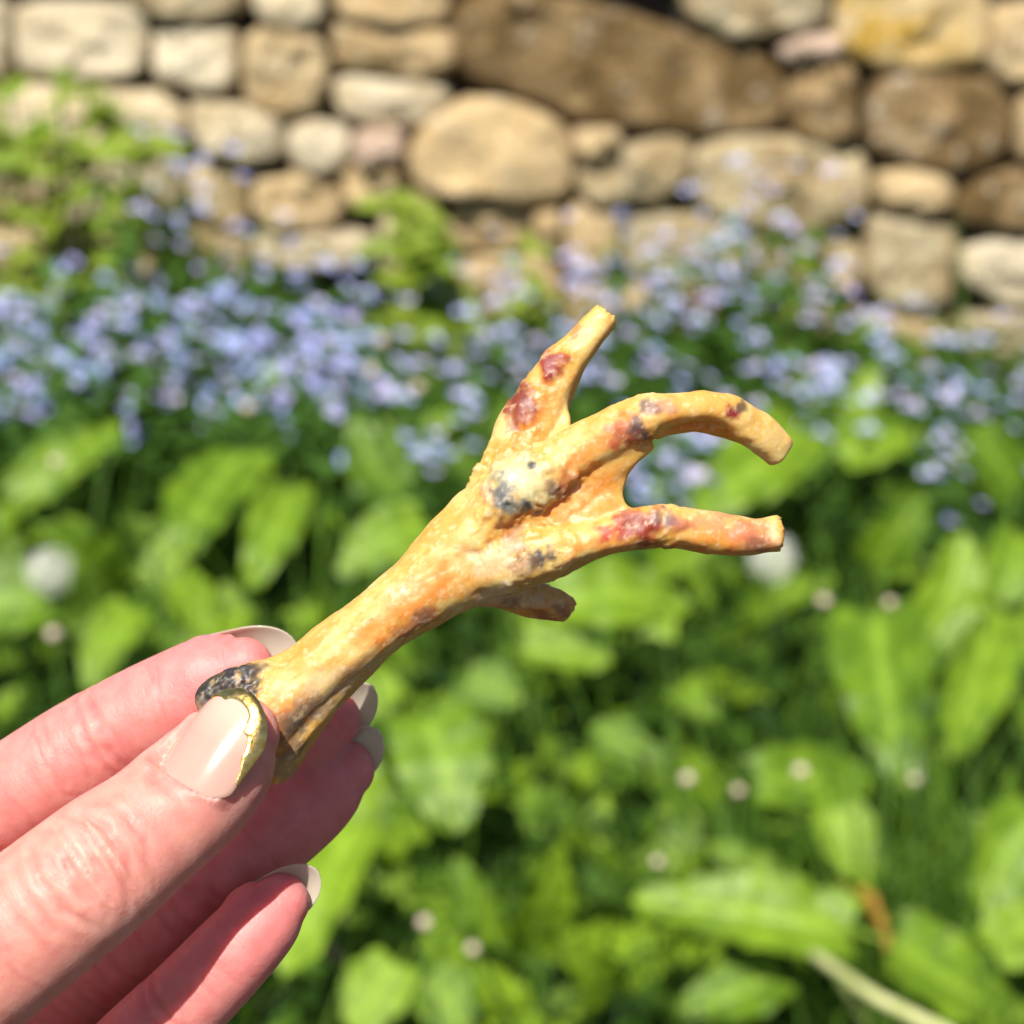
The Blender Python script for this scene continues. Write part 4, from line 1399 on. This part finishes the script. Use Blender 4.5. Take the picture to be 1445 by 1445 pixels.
for name, (bs, tp, nr, W, Rn, kc) in NAILS.items():
    O, T, N, B, L = nail_frame(bs, tp, nr)
    rel = hco - O
    v, n_, b_ = rel @ T, rel @ N, rel @ B
    near = (fid == keys.index(name)) & (np.abs(b_) < W + 4) & (v > -4) & (v < L + 2) & (n_ > -4.5) & (n_ < 6)
    vv, bb, nn = v[near], b_[near], n_[near]
    hw = nail_half(vv, L, W)
    out = np.abs(bb) - hw
    out = np.where(vv < 0, np.hypot(np.maximum(np.abs(bb) - .35 * W, 0), vv), out)
    hs = nail_h(np.clip(bb, -W, W), vv, L, Rn, kc)
    inside = smooth01((-out + .1) / .5)
    lim = .70 if name == 'thumb' else .50
    bed = smooth01((lim * L - vv) / 1.5)                    # skin is attached to the plate this far
    tgt = nn * (1 - inside) + np.minimum(nn, hs - .22) * inside
    tgt = tgt * (1 - inside * bed) + np.maximum(tgt, hs - .30) * inside * bed
    # round the plate the skin comes up level with its edge and swells into a small fold
    lev = np.exp(-(np.clip(out, 0, None) / 1.7) ** 2) * (1 - inside) * smooth01((lim * L + 1 - vv) / 3) * smooth01((nn + 5) / 1.5)
    slope = -.35 * np.clip(out, 0, 3)
    tgt = tgt * (1 - lev) + (hs + .02 + slope) * lev
    tgt += .30 * np.exp(-((out - .75) / .5) ** 2) * bed * (nn > -4)
    hco[near] += N[None] * (tgt - nn)[:, None]
set_co(hme, hco)

# skin colour: redder towards the tips, the palm side and the creases, paler over the knuckle
tipf = np.exp(-(np.clip(sal, 0, None) / 16) ** 1.3)
base_c = np.array([.61, .285, .225]); pink = np.array([.63, .215, .205]); palec = np.array([.61, .35, .28])
fa = np.where(fid == 0, .28, .85)
red = np.clip(fa * (.70 + .5 * tipf) + .16 * fbm(hco, .18, 3, 9), 0, 1)
hc = base_c[None] * (1 - red[:, None]) + pink[None] * red[:, None]
kn = np.exp(-((sal - 26) / 5) ** 2) * (fid == 0) * .35
hc = hc * (1 - kn[:, None]) + palec[None] * kn[:, None]
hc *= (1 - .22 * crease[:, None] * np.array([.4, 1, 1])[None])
hc *= (1 + .05 * fbm(hco, .9, 3, 44))[:, None]
ca = hme.color_attributes.new('Col', 'FLOAT_COLOR', 'POINT')
ca.data.foreach_set('color', np.concatenate([np.clip(hc, 0, 1), np.ones((NV, 1))], 1).astype(np.float32).ravel())
at = hme.attributes.new('along', 'FLOAT_VECTOR', 'POINT')
at.data.foreach_set('vector', np.stack([sal, np.cos(ang) * 7, np.sin(ang) * 7 + fid * 40], 1).astype(np.float32).ravel())


def skin_mat():
    m, nt, b = new_mat('skin')
    c = node(nt, 'ShaderNodeAttribute', attribute_name='Col')
    al = node(nt, 'ShaderNodeAttribute', attribute_name='along')
    tc = node(nt, 'ShaderNodeTexCoord')
    n1 = node(nt, 'ShaderNodeTexNoise', i_Scale=.35, i_Detail=5.0)
    nt.links.new(tc.outputs['Object'], n1.inputs['Vector'])
    g = ramp(nt, n1.outputs['Fac'], [(.3, (.95, .82, .82)), (.7, (1.05, 1.08, 1.08))])
    cc = mix(nt, 1.0, c.outputs['Color'], g.outputs[0], 'MULTIPLY')
    nt.links.new(cc, b.inputs['Base Color'])
    mp = node(nt, 'ShaderNodeMapping')
    mp.inputs['Scale'].default_value = (2.4, .55, .55)
    nt.links.new(al.outputs['Vector'], mp.inputs['Vector'])
    w1 = node(nt, 'ShaderNodeTexNoise', i_Scale=1.0, i_Detail=4.0, i_Roughness=.6)
    nt.links.new(mp.outputs[0], w1.inputs['Vector'])
    v1 = node(nt, 'ShaderNodeTexVoronoi', i_Scale=2.2)
    nt.links.new(tc.outputs['Object'], v1.inputs['Vector'])
    ad = node(nt, 'ShaderNodeMath', operation='MULTIPLY_ADD', i_1=.35)
    nt.links.new(v1.outputs['Distance'], ad.inputs[0])
    nt.links.new(w1.outputs['Fac'], ad.inputs[2])
    bp = node(nt, 'ShaderNodeBump', i_Strength=.28, i_Distance=.0004)
    nt.links.new(ad.outputs[0], bp.inputs['Height'])
    nt.links.new(bp.outputs[0], b.inputs['Normal'])
    b.inputs['Roughness'].default_value = .5
    b.inputs['Specular IOR Level'].default_value = .42
    b.inputs['Subsurface Weight'].default_value = .85
    b.inputs['Subsurface Radius'].default_value = (1.0, .30, .18)
    b.inputs['Subsurface Scale'].default_value = .0045
    return m


hme.materials.clear()
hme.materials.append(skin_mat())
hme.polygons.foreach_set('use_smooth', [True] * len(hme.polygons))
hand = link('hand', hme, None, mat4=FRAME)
tag(hand, 'bare left hand with long pale nails pinching the dried chicken foot', 'hand')


def nail_mat(name, c0, c1, L, sss=.3, trans=0.0):
    """clear varnish over a pinkish bed that turns milky towards the free edge"""
    m, nt, b = new_mat(name)
    at = node(nt, 'ShaderNodeAttribute', attribute_name='t')
    r = ramp(nt, at.outputs['Fac'], [(0.0, c0), (.45, c0), (.75, c1), (1.0, c1)])
    nt.links.new(r.outputs[0], b.inputs['Base Color'])
    b.inputs['Roughness'].default_value = .16
    b.inputs['Coat Weight'].default_value = .5
    b.inputs['Coat Roughness'].default_value = .06
    b.inputs['Subsurface Weight'].default_value = sss
    b.inputs['Subsurface Radius'].default_value = (1, .7, .5)
    b.inputs['Subsurface Scale'].default_value = .001
    if trans:
        tr = node(nt, 'ShaderNodeBsdfTranslucent')
        nt.links.new(r.outputs[0], tr.inputs['Color'])
        ms = node(nt, 'ShaderNodeMixShader', i_0=trans)
        nt.links.new(b.outputs[0], ms.inputs[1])
        nt.links.new(tr.outputs[0], ms.inputs[2])
        nt.links.new(ms.outputs[0], nt.nodes['Material Output'].inputs['Surface'])
    return m


M_NAIL_T = nail_mat('thumb_nail_polish', (.50, .29, .235), (.55, .38, .30), 1)
M_NAIL_F = nail_mat('finger_nail_milky', (.72, .55, .46), (.80, .72, .60), 1, 0.0, .55)


def gold_mat():
    m, nt, b = new_mat('gold_leaf')
    b.inputs['Metallic'].default_value = 1
    tc = node(nt, 'ShaderNodeTexCoord')
    n = node(nt, 'ShaderNodeTexNoise', i_Scale=.8, i_Detail=4.0)
    nt.links.new(tc.outputs['Object'], n.inputs['Vector'])
    r = ramp(nt, n.outputs['Fac'], [(.3, (.66, .40, .09)), (.65, (.93, .66, .24))])
    nt.links.new(r.outputs[0], b.inputs['Base Color'])
    b.inputs['Roughness'].default_value = .30
    bp = node(nt, 'ShaderNodeBump', i_Strength=.22, i_Distance=.0008)
    nt.links.new(n.outputs['Fac'], bp.inputs['Height'])
    nt.links.new(bp.outputs[0], b.inputs['Normal'])
    return m


M_GOLD = gold_mat()


def nail_grid(frame, W, Rn, kc, nv=44, nu=26, lift=0.0, th=.45):
    O, T, N, B, L = frame
    V, tt = [], []
    for side in (0, 1):
        for i in range(nv + 1):
            v = L * (1 - (1 - i / nv) ** 1.0)
            hw = float(nail_half(v, L, W)) if i < nv else .25
            for j in range(nu + 1):
                u = -1 + 2 * j / nu
                b = u * hw
                h = float(nail_h(np.array(b), v, L, Rn, kc)) + lift - (th * (1.0 - .0 * u) if side else 0) + (0 if side else -.12 * abs(u) ** 6)
                V.append(O + T * v + B * b + N * h); tt.append(i / nv)
    F = []
    k = (nv + 1) * (nu + 1)
    for i in range(nv):
        for j in range(nu):
            a = i * (nu + 1) + j
            F.append((a, a + 1, a + nu + 2, a + nu + 1)); F.append((k + a + nu + 1, k + a + nu + 2, k + a + 1, k + a))
    for i in range(nv):
        for j in (0, nu):
            a, b = i * (nu + 1) + j, (i + 1) * (nu + 1) + j
            F.append((a, b, k + b, k + a) if j == 0 else (b, a, k + a, k + b))
    for j in range(nu):
        for i in (0, nv):
            a, b = i * (nu + 1) + j, i * (nu + 1) + j + 1
            F.append((b, a, k + a, k + b) if i == 0 else (a, b, k + b, k + a))
    return V, F, tt


thumb_nail = None
for name, (bs, tp, nr, W, Rn, kc) in NAILS.items():
    fr_ = nail_frame(bs, tp, nr)
    V, F, tt = nail_grid(fr_, W, Rn, kc)
    nm = 'thumb_nail' if name == 'thumb' else 'finger_nail'
    me = mesh_from(nm, V, F, M_NAIL_T if name == 'thumb' else M_NAIL_F)
    a = me.attributes.new('t', 'FLOAT', 'POINT'); a.data.foreach_set('value', tt)
    bm = bmesh.new(); bm.from_mesh(me); bmesh.ops.recalc_face_normals(bm, faces=bm.faces); bm.to_mesh(me); bm.free()
    o = link(nm, me, hand)
    if name == 'thumb':
        thumb_nail = o
        o['label'] = 'glossy pale thumbnail with a ragged gold edge'

# ragged gold edge on the thumbnail: from the lower right side, round the tip, a little down the left
O, T, N, B, L = nail_frame(*NAILS['thumb'][:3])
W, Rn, kc = NAILS['thumb'][3:]
path = []
for v in np.linspace(.26 * L, L, 60):
    path.append((v, 1))
for v in np.linspace(L, .80 * L, 26)[1:]:
    path.append((v, -1))
V = []
gr = np.random.default_rng(3)
K = 7
npth = len(path)
jag = 1 + .28 * vnoise(np.stack([np.arange(npth) * .16, np.zeros(npth), np.zeros(npth)], 1), 1.0, 3)
for i, (v, s) in enumerate(path):
    hw = max(float(nail_half(v, L, W)), .25)
    f = i / (npth - 1)
    width = (.35 + 2.2 * math.sin(math.pi * f ** 1.15) ** 1.2) * jag[i]
    eb = np.array([s * hw, v])
    cen = np.array([.15 * s * W * 0, .50 * L])
    d = cen - eb; d /= np.linalg.norm(d)
    for j in range(K):
        q = eb + d * (width * j / (K - 1) - .18)
        b, vv = q
        h = float(nail_h(np.array(np.clip(b, -W, W)), vv, L, Rn, kc)) + .12 + .10 * math.sin(math.pi * j / (K - 1)) + .07 * float(vnoise(np.array([[i * .22, j * .5, 0.]]), 1.0, 9)[0]) * (0 < j < K - 1)
        if j == K - 1: h -= .2
        if j == 0: h -= .3
        V.append(O + T * vv + B * b + N * h)
F = []
for i in range(npth - 1):
    for j in range(K - 1):
        a = i * K + j
        F.append((a, a + 1, a + K + 1, a + K))
gm = mesh_from('gold_rim', V, F, M_GOLD)
go = link('gold_rim', gm, thumb_nail)
